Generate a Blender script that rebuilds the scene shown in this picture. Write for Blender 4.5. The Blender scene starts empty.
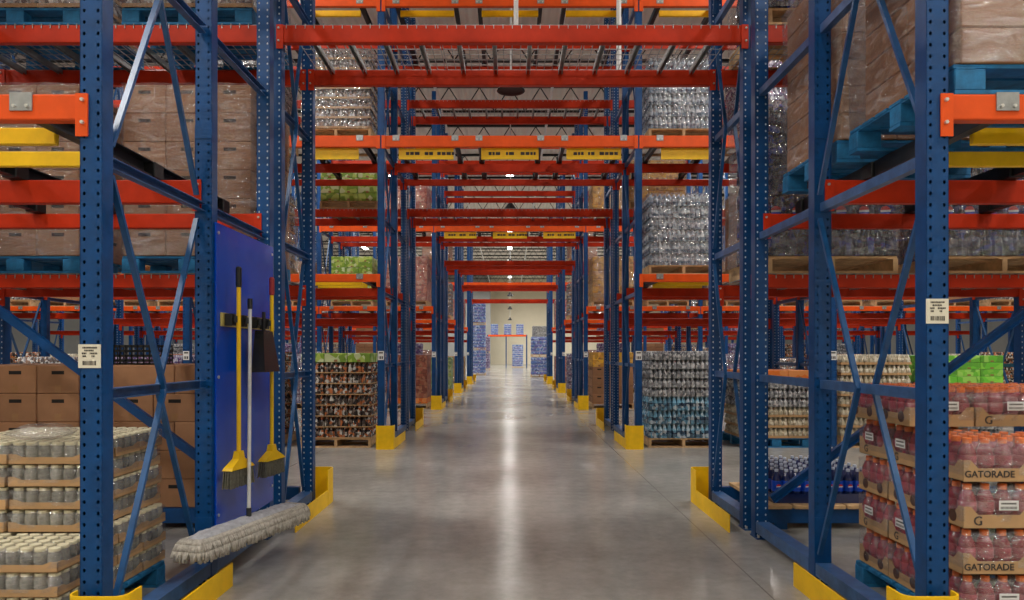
import bpy, math, random
from mathutils import Vector, Matrix
random.seed(11)
S = bpy.context.scene
C = S.collection
PI = math.pi
ORD = ['first', 'second', 'third', 'fourth', 'fifth', 'sixth', 'seventh', 'eighth', 'ninth', 'tenth', 'eleventh', 'twelfth', 'thirteenth', 'fourteenth']
ROW = ['nearest', 'second', 'third', 'fourth', 'fifth']
SIDE = {-1: 'left', 1: 'right'}

# ------------------------------------------------------------------ materials
def nmat(name):
    m = bpy.data.materials.new(name); m.use_nodes = True
    nt = m.node_tree; b = nt.nodes['Principled BSDF']
    return m, nt, b

def N(nt, t, **kw):
    n = nt.nodes.new(t)
    for k, v in kw.items():
        if k.startswith('i_'):
            n.inputs[k[2:].replace('_', ' ')].default_value = v
        else:
            setattr(n, k, v)
    return n

def rgba(c): return (c[0], c[1], c[2], 1)

def srgb(r, g, b):
    f = lambda u: (u / 255 / 12.92) if u <= 10 else ((u / 255 + .055) / 1.055) ** 2.4
    return (f(r), f(g), f(b))

def pmat(name, col, rough=.5, metal=0, vary=.18, scale=6, rnd=0, bump=0, spec=.5, coat=0):
    """paint with wear: noise-modulated colour and roughness, optional per-object shift"""
    m, nt, b = nmat(name)
    L = nt.links.new
    tc = N(nt, 'ShaderNodeTexCoord')
    no = N(nt, 'ShaderNodeTexNoise', i_Scale=scale, i_Detail=5, i_Roughness=.6)
    L(tc.outputs['Object'], no.inputs['Vector'])
    mr = N(nt, 'ShaderNodeMapRange')
    mr.inputs['From Min'].default_value = .3; mr.inputs['From Max'].default_value = .7
    mr.inputs['To Min'].default_value = 1 - vary; mr.inputs['To Max'].default_value = 1 + vary
    L(no.outputs['Fac'], mr.inputs['Value'])
    src = mr.outputs['Result']
    if rnd:
        oi = N(nt, 'ShaderNodeObjectInfo')
        m2 = N(nt, 'ShaderNodeMapRange'); m2.inputs['To Min'].default_value = 1 - rnd; m2.inputs['To Max'].default_value = 1 + rnd
        L(oi.outputs['Random'], m2.inputs['Value'])
        mu = N(nt, 'ShaderNodeMath', operation='MULTIPLY'); L(src, mu.inputs[0]); L(m2.outputs['Result'], mu.inputs[1])
        src = mu.outputs[0]
    hs = N(nt, 'ShaderNodeHueSaturation'); hs.inputs['Color'].default_value = rgba(col)
    L(src, hs.inputs['Value'])
    L(hs.outputs['Color'], b.inputs['Base Color'])
    b.inputs['Roughness'].default_value = rough; b.inputs['Metallic'].default_value = metal
    b.inputs['Specular IOR Level'].default_value = spec
    b.inputs['Coat Weight'].default_value = coat
    if bump:
        bp = N(nt, 'ShaderNodeBump', i_Strength=bump, i_Distance=.01)
        L(no.outputs['Fac'], bp.inputs['Height']); L(bp.outputs['Normal'], b.inputs['Normal'])
    return m

def pack_mat(name, stops, h, cols, scale=30, mottle=.5, rough=.25, rnd=.12):
    """bottle or can pack: colour bands by height in the pack (label, body, cap) plus printed artwork as a coloured cell pattern"""
    m, nt, b = nmat(name)
    L = nt.links.new
    tc = N(nt, 'ShaderNodeTexCoord')
    sx = N(nt, 'ShaderNodeSeparateXYZ'); L(tc.outputs['Object'], sx.inputs[0])
    dv = N(nt, 'ShaderNodeMath', operation='DIVIDE'); dv.inputs[1].default_value = h; L(sx.outputs['Z'], dv.inputs[0])
    cr = N(nt, 'ShaderNodeValToRGB'); cr.color_ramp.interpolation = 'CONSTANT'
    e = cr.color_ramp.elements
    e[0].position = 0; e[0].color = rgba(stops[0][1])
    e[1].position = stops[1][0]; e[1].color = rgba(stops[1][1])
    for p, c in stops[2:]:
        q = e.new(p); q.color = rgba(c)
    L(dv.outputs[0], cr.inputs['Fac'])
    vo = N(nt, 'ShaderNodeTexVoronoi', i_Scale=scale, i_Randomness=.8); 
    oi = N(nt, 'ShaderNodeObjectInfo')
    ad = N(nt, 'ShaderNodeVectorMath', operation='ADD'); L(tc.outputs['Object'], ad.inputs[0])
    cb = N(nt, 'ShaderNodeMath', operation='MULTIPLY'); cb.inputs[1].default_value = 37; L(oi.outputs['Random'], cb.inputs[0])
    L(cb.outputs[0], ad.inputs[1]); L(ad.outputs[0], vo.inputs['Vector'])
    c2 = N(nt, 'ShaderNodeValToRGB'); c2.color_ramp.interpolation = 'CONSTANT'
    e = c2.color_ramp.elements
    e[0].position = 0; e[0].color = rgba(cols[0]); e[1].position = 1 / len(cols); e[1].color = rgba(cols[1])
    for i, c in enumerate(cols[2:]):
        q = e.new((i + 2) / len(cols)); q.color = rgba(c)
    sc = N(nt, 'ShaderNodeSeparateColor'); L(vo.outputs['Color'], sc.inputs[0]); L(sc.outputs[0], c2.inputs['Fac'])
    mx = N(nt, 'ShaderNodeMix', data_type='RGBA'); mx.inputs[0].default_value = mottle
    L(cr.outputs[0], mx.inputs[6]); L(c2.outputs[0], mx.inputs[7])
    hs = N(nt, 'ShaderNodeHueSaturation'); L(mx.outputs[2], hs.inputs['Color'])
    mr = N(nt, 'ShaderNodeMapRange'); mr.inputs['To Min'].default_value = 1 - rnd; mr.inputs['To Max'].default_value = 1 + rnd
    L(oi.outputs['Random'], mr.inputs['Value']); L(mr.outputs['Result'], hs.inputs['Value'])
    L(hs.outputs['Color'], b.inputs['Base Color'])
    b.inputs['Roughness'].default_value = rough
    return m

def film_mat(name, fac):
    """clear stretch film: mostly transparent, wrinkled gloss, a faint milky tint in the folds"""
    m = bpy.data.materials.new(name); m.use_nodes = True; nt = m.node_tree; nt.nodes.clear()
    L = nt.links.new
    out = N(nt, 'ShaderNodeOutputMaterial')
    tc = N(nt, 'ShaderNodeTexCoord')
    mp = N(nt, 'ShaderNodeMapping'); mp.inputs['Scale'].default_value = (3, 3, 9); mp.inputs['Rotation'].default_value = (.25, .2, .1)
    L(tc.outputs['Object'], mp.inputs[0])
    no = N(nt, 'ShaderNodeTexNoise', i_Scale=2.2, i_Detail=4, i_Distortion=1.2); L(mp.outputs[0], no.inputs['Vector'])
    bp = N(nt, 'ShaderNodeBump', i_Strength=1.0, i_Distance=.06); L(no.outputs['Fac'], bp.inputs['Height'])
    tr = N(nt, 'ShaderNodeBsdfTransparent'); tr.inputs[0].default_value = (.97, .97, .97, 1)
    gl = N(nt, 'ShaderNodeBsdfGlossy'); gl.inputs['Roughness'].default_value = .1; L(bp.outputs[0], gl.inputs['Normal'])
    df = N(nt, 'ShaderNodeBsdfDiffuse'); df.inputs[0].default_value = (.8, .82, .85, 1)
    m1 = N(nt, 'ShaderNodeMixShader'); m1.inputs[0].default_value = fac; L(tr.outputs[0], m1.inputs[1]); L(gl.outputs[0], m1.inputs[2])
    mr = N(nt, 'ShaderNodeMapRange'); mr.inputs['From Min'].default_value = .5; mr.inputs['From Max'].default_value = .75
    mr.inputs['To Min'].default_value = .02; mr.inputs['To Max'].default_value = fac * 1.5
    L(no.outputs['Fac'], mr.inputs['Value'])
    m2 = N(nt, 'ShaderNodeMixShader'); L(mr.outputs[0], m2.inputs[0]); L(m1.outputs[0], m2.inputs[1]); L(df.outputs[0], m2.inputs[2])
    L(m2.outputs[0], out.inputs[0])
    return m

BLUE = pmat('blue_paint', srgb(0, 66, 122), .38, vary=.22, scale=9, rnd=.06, spec=.38)
INNER = pmat('lit_inner_tone', srgb(216, 224, 232), .5, vary=.1)  # light falling inside the open posts, put into a pale colour
STEELB = pmat('pale_blue_steel', srgb(62, 100, 150), .34, metal=.25, vary=.3, scale=12)  # paler and more metallic than the post paint
BLUEP = pmat('blue_pallet_paint', srgb(24, 110, 160), .7, vary=.35, scale=14, bump=.3)
ORANGE = pmat('orange_paint', srgb(232, 84, 16), .42, vary=.12, scale=5, spec=.3)
SHADEOR = pmat('shaded_orange_paint', srgb(192, 48, 12), .45, vary=.16, scale=5, spec=.25)  # same orange beam paint, with the shade on it put into the colour
YELLOW = pmat('yellow_paint', srgb(246, 196, 0), .45, vary=.1, scale=7, bump=.05)
DARK = pmat('dark_steel', srgb(52, 54, 58), .5, metal=.4, vary=.25)
GALV = pmat('galvanised_steel', srgb(165, 168, 168), .4, metal=.7, vary=.2, scale=20)
BOLT = pmat('zinc_bolt', srgb(215, 215, 210), .3, metal=.6)
WOOD = pmat('pallet_wood', srgb(196, 160, 116), .8, vary=.3, scale=9, rnd=.12, bump=.3)
BOARD = pmat('weathered_board', srgb(120, 102, 80), .85, vary=.3, scale=9)
CARD = pmat('cardboard', srgb(156, 112, 78), .8, vary=.12, scale=5, rnd=.12)
CARDL = pmat('tray_board', srgb(186, 148, 104), .75, vary=.1, scale=8, rnd=.08)
INK = pmat('print_ink', srgb(52, 48, 46), .6)
HOLE = pmat('hand_hole_shade', srgb(26, 20, 16), .9)
TAPE = pmat('packing_tape', srgb(150, 108, 70), .3)
PAPER = pmat('paper_label', srgb(226, 220, 200), .6, vary=.05)
WHITE = pmat('white_plastic', srgb(230, 230, 228), .5, vary=.05)
BLACK = pmat('black_plastic', srgb(22, 22, 24), .45)
CONDUIT = pmat('white_pipe', srgb(225, 226, 224), .5, vary=.04)
TRUSS = pmat('black_steel', srgb(34, 34, 36), .6)
FILM = film_mat('stretch_film', .2)
CLEAR = film_mat('shrink_film', .15)
JARG = pmat('jar_glass', srgb(196, 194, 184), .05, vary=.35, scale=40, rnd=.25, coat=.5)
_b = JARG.node_tree.nodes['Principled BSDF']; _b.inputs['Transmission Weight'].default_value = .6; _b.inputs['IOR'].default_value = 1.35
LID = pmat('cream_lid', srgb(224, 216, 184), .4, vary=.06)
SPORT = pmat('red_drink', srgb(136, 26, 42), .08, vary=.45, scale=22, rnd=.15, coat=.7)
SLAB = pmat('bottle_sleeve', srgb(160, 62, 74), .3, vary=.3, scale=30, rnd=.1)
ORCAP = pmat('orange_cap', srgb(250, 124, 40), .4, vary=.06)
COLA = pmat('dark_blue_bottle', srgb(16, 34, 84), .15, vary=.25, scale=20, coat=.6)
COLAL = pmat('blue_bottle_label', srgb(6, 74, 196), .3, vary=.15)
COLAC = pmat('blue_white_cap', srgb(200, 208, 226), .35)
RED = pmat('red_print', srgb(210, 30, 40), .4)
PANEL = None

def lamp_mat():
    m, nt, b = nmat('lamp_diffuser')
    b.inputs['Base Color'].default_value = (.9, .9, .9, 1)
    b.inputs['Emission Color'].default_value = (1, .97, .92, 1)
    b.inputs['Emission Strength'].default_value = 9
    return m
LAMP = lamp_mat()

def panel_mat():
    m, nt, b = nmat('blue_plastic_sheet')
    L = nt.links.new
    tc = N(nt, 'ShaderNodeTexCoord'); no = N(nt, 'ShaderNodeTexNoise', i_Scale=1.6, i_Detail=3)
    L(tc.outputs['Object'], no.inputs['Vector'])
    cr = N(nt, 'ShaderNodeValToRGB')
    cr.color_ramp.elements[0].color = rgba(srgb(0, 56, 172)); cr.color_ramp.elements[1].color = rgba(srgb(4, 86, 208))
    L(no.outputs['Fac'], cr.inputs[0]); L(cr.outputs[0], b.inputs['Base Color'])
    bp = N(nt, 'ShaderNodeBump', i_Strength=.15, i_Distance=.05); L(no.outputs['Fac'], bp.inputs['Height']); L(bp.outputs[0], b.inputs['Normal'])
    b.inputs['Roughness'].default_value = .18
    return m
PANEL = panel_mat()

def floor_mat():
    m, nt, b = nmat('polished_concrete')
    L = nt.links.new
    tc = N(nt, 'ShaderNodeTexCoord')
    n1 = N(nt, 'ShaderNodeTexNoise', i_Scale=.55, i_Detail=7, i_Roughness=.62); L(tc.outputs['Object'], n1.inputs['Vector'])
    n2 = N(nt, 'ShaderNodeTexNoise', i_Scale=9, i_Detail=6, i_Roughness=.7); L(tc.outputs['Object'], n2.inputs['Vector'])
    cr = N(nt, 'ShaderNodeValToRGB'); e = cr.color_ramp.elements
    e[0].position = .3; e[0].color = rgba(srgb(134, 132, 127)); e[1].position = .72; e[1].color = rgba(srgb(174, 171, 164))
    q = e.new(.5); q.color = rgba(srgb(156, 153, 147))
    L(n1.outputs['Fac'], cr.inputs[0])
    mx = N(nt, 'ShaderNodeMix', data_type='RGBA', blend_type='OVERLAY'); mx.inputs[0].default_value = .35
    L(cr.outputs[0], mx.inputs[6]); L(n2.outputs['Fac'], mx.inputs[7])
    # saw-cut joints every 3.55 m along the aisle and 3.8 m across
    sx = N(nt, 'ShaderNodeSeparateXYZ'); L(tc.outputs['Object'], sx.inputs[0])
    def joint(sock, period, off):
        a = N(nt, 'ShaderNodeMath', operation='ADD'); a.inputs[1].default_value = off; L(sock, a.inputs[0])
        p = N(nt, 'ShaderNodeMath', operation='PINGPONG'); p.inputs[1].default_value = period / 2; L(a.outputs[0], p.inputs[0])
        c = N(nt, 'ShaderNodeMath', operation='LESS_THAN'); c.inputs[1].default_value = .005; L(p.outputs[0], c.inputs[0])
        return c.outputs[0]
    j = N(nt, 'ShaderNodeMath', operation='MAXIMUM'); L(joint(sx.outputs['Y'], 7.1, 7.1 - 10.6 + 3.55), j.inputs[0]); L(joint(sx.outputs['X'], 4.2, 2.1 + .6), j.inputs[1])
    m2 = N(nt, 'ShaderNodeMix', data_type='RGBA'); L(j.outputs[0], m2.inputs[0]); L(mx.outputs[2], m2.inputs[6]); m2.inputs[7].default_value = rgba(srgb(122, 119, 113))
    L(m2.outputs[2], b.inputs['Base Color'])
    mr = N(nt, 'ShaderNodeMapRange'); mr.inputs['To Min'].default_value = .12; mr.inputs['To Max'].default_value = .27
    L(n1.outputs['Fac'], mr.inputs['Value']); L(mr.outputs[0], b.inputs['Roughness'])
    bp = N(nt, 'ShaderNodeBump', i_Strength=.04, i_Distance=.02); L(n2.outputs['Fac'], bp.inputs['Height']); L(bp.outputs[0], b.inputs['Normal'])
    b.inputs['Specular IOR Level'].default_value = .35
    return m

def deck_mat():
    m, nt, b = nmat('ribbed_roof_deck')
    L = nt.links.new
    tc = N(nt, 'ShaderNodeTexCoord'); w = N(nt, 'ShaderNodeTexWave', i_Scale=1.6)
    w.bands_direction = 'X'; L(tc.outputs['Object'], w.inputs['Vector'])
    bp = N(nt, 'ShaderNodeBump', i_Strength=.5, i_Distance=.05); L(w.outputs['Fac'], bp.inputs['Height']); L(bp.outputs[0], b.inputs['Normal'])
    b.inputs['Base Color'].default_value = rgba(srgb(222, 214, 202)); b.inputs['Roughness'].default_value = .6
    return m

# ------------------------------------------------------------------ mesh builder
class MB:
    def __init__(s): s.v, s.f, s.m = [], [], []
    def add(s, vs, fs, mi=0):
        b = len(s.v); s.v += [tuple(p) for p in vs]
        s.f += [tuple(b + i for i in f) for f in fs]; s.m += [mi] * len(fs)
        return s
    def box(s, x0, x1, y0, y1, z0, z1, mi=0):
        return s.add([(x0, y0, z0), (x1, y0, z0), (x1, y1, z0), (x0, y1, z0), (x0, y0, z1), (x1, y0, z1), (x1, y1, z1), (x0, y1, z1)],
                     [(0, 3, 2, 1), (4, 5, 6, 7), (0, 1, 5, 4), (1, 2, 6, 5), (2, 3, 7, 6), (3, 0, 4, 7)], mi)
    def cbox(s, x0, x1, y0, y1, z0, z1, c, mi=0):
        """box with chamfered edges (rounded-corner look)"""
        xs = [(x0, x0 + c), (x1, x1 - c)]; ys = [(y0, y0 + c), (y1, y1 - c)]; zs = [(z0, z0 + c), (z1, z1 - c)]
        vs = []; idx = {}
        for i in (0, 1):
            for j in (0, 1):
                for k in (0, 1):
                    idx[i, j, k, 0] = len(vs); vs.append((xs[i][0], ys[j][1], zs[k][1]))
                    idx[i, j, k, 1] = len(vs); vs.append((xs[i][1], ys[j][0], zs[k][1]))
                    idx[i, j, k, 2] = len(vs); vs.append((xs[i][1], ys[j][1], zs[k][0]))
        fs = []
        for i in (0, 1):
            q = [idx[i, 0, 0, 0], idx[i, 1, 0, 0], idx[i, 1, 1, 0], idx[i, 0, 1, 0]]; fs.append(q[::-1] if i == 0 else q)
            q = [idx[0, i, 0, 1], idx[1, i, 0, 1], idx[1, i, 1, 1], idx[0, i, 1, 1]]; fs.append(q if i == 0 else q[::-1])
            q = [idx[0, 0, i, 2], idx[1, 0, i, 2], idx[1, 1, i, 2], idx[0, 1, i, 2]]; fs.append(q[::-1] if i == 0 else q)
        for a in (0, 1):
            for d in (0, 1):
                fs.append((idx[a, d, 0, 0], idx[a, d, 1, 0], idx[a, d, 1, 1], idx[a, d, 0, 1]))
                fs.append((idx[a, 0, d, 0], idx[a, 1, d, 0], idx[a, 1, d, 2], idx[a, 0, d, 2]))
                fs.append((idx[0, a, d, 1], idx[1, a, d, 1], idx[1, a, d, 2], idx[0, a, d, 2]))
                for k in (0, 1): fs.append((idx[a, d, k, 0], idx[a, d, k, 1], idx[a, d, k, 2]))
        return s.add(vs, fs, mi)
    def bar(s, p, q, w, t, up=(0, 0, 1), mi=0):
        """rectangular bar from p to q: w across, t along up"""
        p, q = Vector(p), Vector(q); d = (q - p).normalized(); u = Vector(up)
        r = d.cross(u)
        if r.length < 1e-4: r = d.cross(Vector((0, 1, 0)))
        r.normalize(); u = r.cross(d)
        a, b = r * w / 2, u * t / 2
        return s.add([p - a - b, p + a - b, p + a + b, p - a + b, q - a - b, q + a - b, q + a + b, q - a + b],
                     [(0, 3, 2, 1), (4, 5, 6, 7), (0, 1, 5, 4), (1, 2, 6, 5), (2, 3, 7, 6), (3, 0, 4, 7)], mi)
    def angle(s, p, q, w, t=.005, side=(0, 0, 1), mi=0):
        """C section bar: web plus two lips"""
        p, q = Vector(p), Vector(q); d = (q - p).normalized(); u = Vector(side); r = d.cross(u).normalized(); u = r.cross(d).normalized()
        s.bar(p, q, t, w, u, mi)
        for k in (-1, 1):
            o = u * (k * (w / 2 - t / 2)) + r * (w * .3)
            s.bar(p + o, q + o, w * .6, t, u, mi)
        return s
    def tube(s, p, q, r, n=10, mi=0, r2=None):
        p, q = Vector(p), Vector(q); d = (q - p).normalized()
        u = d.cross(Vector((0, 0, 1)))
        if u.length < 1e-3: u = Vector((1, 0, 0))
        u.normalize(); w = d.cross(u); r2 = r if r2 is None else r2
        ring = [(math.cos(2 * PI * i / n), math.sin(2 * PI * i / n)) for i in range(n)]
        vs = [p + (u * a + w * b) * r for a, b in ring] + [q + (u * a + w * b) * r2 for a, b in ring]
        fs = [(i, (i + 1) % n, n + (i + 1) % n, n + i) for i in range(n)] + [tuple(range(n))[::-1], tuple(range(n, 2 * n))]
        return s.add(vs, fs, mi)
    def lathe(s, prof, n=12, o=(0, 0, 0), mi=0, mis=None):
        vs = []
        for r, z in prof:
            vs += [(o[0] + r * math.cos(2 * PI * i / n), o[1] + r * math.sin(2 * PI * i / n), o[2] + z) for i in range(n)]
        s.add(vs, [], mi); b = len(s.v) - len(vs)
        for k in range(len(prof) - 1):
            for i in range(n):
                s.f.append((b + k * n + i, b + k * n + (i + 1) % n, b + (k + 1) * n + (i + 1) % n, b + (k + 1) * n + i))
                s.m.append(mis[k] if mis else mi)
        s.f.append(tuple(b + i for i in range(n))[::-1]); s.m.append(mis[0] if mis else mi)
        k = len(prof) - 1
        s.f.append(tuple(b + k * n + i for i in range(n))); s.m.append(mis[-1] if mis else mi)
        return s
    def strip(s, pts, t, z0, z1, mi=0):
        """upright plate of thickness t bent along a plan polyline"""
        P = [Vector((a, b)) for a, b in pts]; n = len(P); nr = []
        for i in range(n):
            d = (P[min(i + 1, n - 1)] - P[max(i - 1, 0)]).normalized(); nr.append(Vector((-d.y, d.x)))
        vs = []
        for i in range(n):
            for o in (-t / 2, t / 2):
                q = P[i] + nr[i] * o
                vs += [(q.x, q.y, z0), (q.x, q.y, z1)]
        fs = []
        for i in range(n - 1):
            a, b = 4 * i, 4 * i + 4
            fs += [(a, b, b + 1, a + 1), (a + 2, a + 3, b + 3, b + 2), (a + 1, b + 1, b + 3, a + 3), (a, a + 2, b + 2, b)]
        e = 4 * (n - 1)
        fs += [(0, 1, 3, 2), (e, e + 2, e + 3, e + 1)]
        return s.add(vs, fs, mi)
    def mesh(s, name, mats, smooth=False):
        me = bpy.data.meshes.new(name); me.from_pydata(s.v, [], s.f)
        for m in (mats if isinstance(mats, (list, tuple)) else [mats]): me.materials.append(m)
        me.polygons.foreach_set('material_index', s.m)
        if smooth: me.polygons.foreach_set('use_smooth', [True] * len(s.f))
        me.validate(); me.update()
        return me

CACHE = {}
def cached(key, fn):
    if key not in CACHE: CACHE[key] = fn()
    return CACHE[key]

def put(name, me, parent=None, loc=(0, 0, 0), rz=0):
    o = bpy.data.objects.new(name, me); C.objects.link(o)
    o.location = loc; o.rotation_euler = (0, 0, rz)
    if parent: o.parent = parent
    return o

def tag(o, label, cat, group=None, kind=None):
    o['label'] = label; o['category'] = cat
    if group: o['group'] = group
    o['kind'] = kind or 'thing'
    return o

def thing(name, label, cat, loc=(0, 0, 0), group=None, rz=0):
    o = bpy.data.objects.new(name, None); C.objects.link(o); o.empty_display_size = .1
    o.location = loc; o.rotation_euler = (0, 0, rz)
    return tag(o, label, cat, group)

def struct(name, me):
    o = put(name, me); o['kind'] = 'structure'; return o

# ------------------------------------------------------------------ the setting
XW, YB, YF, ZC = 30, 84, -9, 10.2
struct('floor', MB().box(-XW, XW, YF, YB, -.2, 0).mesh('floor', floor_mat()))
struct('ceiling', MB().box(-XW, XW, YF, YB, ZC, ZC + .2).mesh('ceiling', deck_mat()))
CREAM = pmat('cream_wall_paint', srgb(236, 226, 200), .7, vary=.04, scale=1)
GREYW = pmat('grey_wall_paint', srgb(150, 150, 148), .7, vary=.06, scale=1)
struct('wall_back', MB().box(-XW, XW, YB, YB + .2, 0, ZC).mesh('wall_back', CREAM))
struct('wall_front', MB().box(-XW, XW, YF - .2, YF, 0, ZC).mesh('wall_front', CREAM))
struct('wall_left', MB().box(-XW - .2, -XW, YF, YB, 0, ZC).mesh('wall_left', GREYW))
struct('wall_right', MB().box(XW, XW + .2, YF, YB, 0, ZC).mesh('wall_right', GREYW))
struct('wall_partition', MB().box(-9, -2.2, YB - 4, YB - 3.8, 0, ZC).mesh('wall_partition', GREYW))

# ------------------------------------------------------------------ roof joists, pipes, lamps
def joist_mesh():
    L = 24
    t = MB().box(-L, L, -.05, .05, .82, .9).mesh('top_chord', TRUSS)
    b = MB().box(-L, L, -.05, .05, 0, .07).mesh('bottom_chord', TRUSS)
    w = MB(); n = 48
    for i in range(n):
        x0 = -L + i * 2 * L / n; x1 = x0 + L / n; x2 = x0 + 2 * L / n
        w.bar((x0, 0, .83), (x1, 0, .05), .03, .03); w.bar((x1, 0, .05), (x2, 0, .83), .03, .03)
    return t, b, w.mesh('web', TRUSS)
JT, JB, JW = joist_mesh()
for i in range(19):
    y = 7.0 + i * 4.0
    r = thing('roof_joist', f'black open-web roof joist under the deck, {i+1} of 19 counted from the camera', 'roof joist', (0, y, ZC - .91), 'roof joists')
    for nm, me in (('top_chord', JT), ('bottom_chord', JB), ('web', JW)): put(nm, me, r)
for i, x in enumerate((-7.4, -2.2, 1.25, 6.4)):
    o = put('ceiling_pipe', MB().tube((0, 5, 0), (0, YB - .05, 0), .045, 10).mesh('ceiling_pipe', CONDUIT), None, (x, 0, ZC - 1.0))
    tag(o, f'white sprinkler pipe along the ceiling, {ORD[i]} of four from the left', 'pipe', 'ceiling pipes')

HB = MB().cbox(-.17, .17, -.62, .62, .04, .12, .02).mesh('housing', WHITE)
HD = MB().box(-.15, .15, -.6, .6, .025, .04).mesh('diffuser', LAMP)
HR = MB().tube((0, 0, .12), (0, 0, 1.26), .008, 6).mesh('hanger', CONDUIT)
aisles = [-5.0] + [1.0 + 7.1 * k for k in range(9)] + [63.5, 70, 76]  # first row is unseen, added behind the camera to brighten facing fronts
HZ = ZC - 1.26
LAMPS = []
for k, y in enumerate(aisles):
    for j, x in enumerate((-10.5, -5.25, 0, 5.25, 10.5)):
        if not (x == 0 and 3 < y < 28):
            LAMPS.append((x, y))
            r = thing('high_bay_light', f'white linear high-bay lamp above the {ORD[k]} cross aisle, {ORD[j]} from the left wall', 'ceiling light', (x, y, HZ), 'high-bay lamps')
            put('housing', HB, r); put('diffuser', HD, r); put('hanger', HR, r, (0, -.4, 0)); put('hanger', HR, r, (0, .4, 0))
            ld = bpy.data.lights.new('lamp_light', 'AREA'); ld.shape = 'RECTANGLE'; ld.size = .3; ld.size_y = 1.2
            ld.energy = (200 if y < 56 else 170) * (.3 if x == 0 and 0 < y < 56 else 1) * (.6 if y < 0 else 1); ld.color = (1, .97, .92); ld.spread = PI * .95
            lo = bpy.data.objects.new('lamp_light', ld); C.objects.link(lo); lo.parent = r; lo.location = (0, 0, .015)

# pendant dark cones on white rods down the middle of the tunnel
PC = MB().lathe([(.03, .3), (.05, .28), (.1, .2), (.24, .02), (.25, 0), (.2, 0.01)], 16).mesh('shade', BLACK, True)
for i, (y, z) in enumerate(((12.3, 6.0), (23.6, 6.2), (37.9, 6.2), (51.9, 5.6), (66, 5.5), (73, 4.8))):
    r = thing('pendant_speaker', f'dark cone-shaped pendant on a white rod over the tunnel centre, {ORD[i]} nearest', 'pendant', (.02, y, z), 'tunnel pendants')
    put('shade', PC, r)
    put('rod', MB().tube((0, 0, .29), (0, 0, ZC - z), .018, 8).mesh('rod', CONDUIT), r)
for i, (x, y) in enumerate(((.08, 9.0), (1.37, 8.8))):
    o = put('vertical_conduit', MB().tube((0, 0, 5.6 - i * .8), (0, 0, ZC), .03, 8).mesh('vertical_conduit', CONDUIT), None, (x, y, 0))
    tag(o, ['white vertical conduit hanging at the middle of the tunnel', 'white vertical conduit hanging right of the tunnel middle'][i], 'conduit')

# ------------------------------------------------------------------ rack steel
XS = [.02, 0, 0, 0, 0]   # the nearest row stands 2 cm to the right
Y0 = [3.11 + 7.1 * k for k in range(5)]
AOFF = (0, 1.14, 2.17); BOFF = (2.44, 3.32)
XI = 1.83; PW = .1; BAY = 2.84
FX = [1.88 + 2.84 * i for i in range(5)]
HP = 7.9

def post_mesh(closed):
    m = MB(); pitch = .0508; n = int(HP / pitch); D = .085; t = .004
    # front web with two columns of round-ended holes, front and back skins
    for y in (0, t):
        for k in range(n):
            z0 = k * pitch; zc = z0 + pitch / 2
            for c in (-1, 1):
                xa, xb = (-PW / 2, 0) if c < 0 else (0, PW / 2); xc = c * .031
                sq = [(xa, z0), (xc, z0), (xb, z0), (xb, zc), (xb, z0 + pitch), (xc, z0 + pitch), (xa, z0 + pitch), (xa, zc)]
                r = .0068
                an = [225, 270, 315, 0, 45, 90, 135, 180]
                ho = [(xc + r * math.cos(math.radians(a)), zc + 1.35 * r * math.sin(math.radians(a))) for a in an]
                vs = [(p[0], y, p[1]) for p in sq] + [(p[0], y, p[1]) for p in ho]
                fs = [(i, (i + 1) % 8, 8 + (i + 1) % 8, 8 + i) for i in range(8)]
                if y: fs = [f[::-1] for f in fs]
                m.add(vs, fs)
    H = n * pitch
    m.box(-PW / 2, -PW / 2 + t, 0, D, 0, H); m.box(PW / 2 - t, PW / 2, 0, D, 0, H)
    if closed: m.box(-PW / 2 + t, PW / 2 - t, D - .03, D - .026, 0, H)  # unseen back plate, added to keep the holes dark
    else: m.box(-PW / 2 + t, -PW / 2 + t + .0015, t + .001, D - t, 0, H, 1); m.box(PW / 2 - t - .0015, PW / 2 - t, t + .001, D - t, 0, H, 1)
    if not closed:
        for c in (-1, 1): m.box(c * .031 - .010, c * .031 + .010, t + .0004, t + .0014, 0, H, 1)  # pale strips added behind the holes so they show as lit dots
    m.box(-PW / 2 + t, -PW / 2 + .024, D - t, D, 0, H); m.box(PW / 2 - .024, PW / 2 - t, D - t, D, 0, H)
    return m.mesh('post', [BLUE, INNER])
POST_FRONT, POST = post_mesh(True), post_mesh(False)
FOOT = MB().box(-.05, .05, -.036, .115, 0, .01).tube((-.03, -.02, .008), (-.03, -.02, .03), .01, 6, 1).tube((.03, -.02, .008), (.03, -.02, .03), .01, 6, 1).mesh('foot_plate', [BLUE, BOLT])
SZ = [.11, 1.21, 2.28, 3.36, 4.43, 5.5, 6.57, 7.6]
DP = .085

def strut_mesh(ln, big=False):
    m = MB()
    m.angle((0, 0, 0), (0, ln, 0), .10 if big else .05, .005, (1, 0, 0) if big else (0, 0, 1))
    if big: m = MB().box(-.05, .05, 0, ln, .02, .028).box(-.05, -.044, 0, ln, -.05, .02).box(.044, .05, 0, ln, -.05, .02)
    else: m = MB().box(-.022, -.017, 0, ln, -.026, .026).box(-.017, .022, 0, ln, .021, .026).box(-.017, .022, 0, ln, -.026, -.021)
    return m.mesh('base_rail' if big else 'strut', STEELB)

CACHE['bp'] = pmat('brace_paint', srgb(24, 78, 130), .34, vary=.25, scale=12)
def brace_mesh(dy, dz):
    return MB().angle((0, 0, 0), (0, dy, dz), .028, .004, (1, 0, 0)).mesh('brace', CACHE['bp'])

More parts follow.
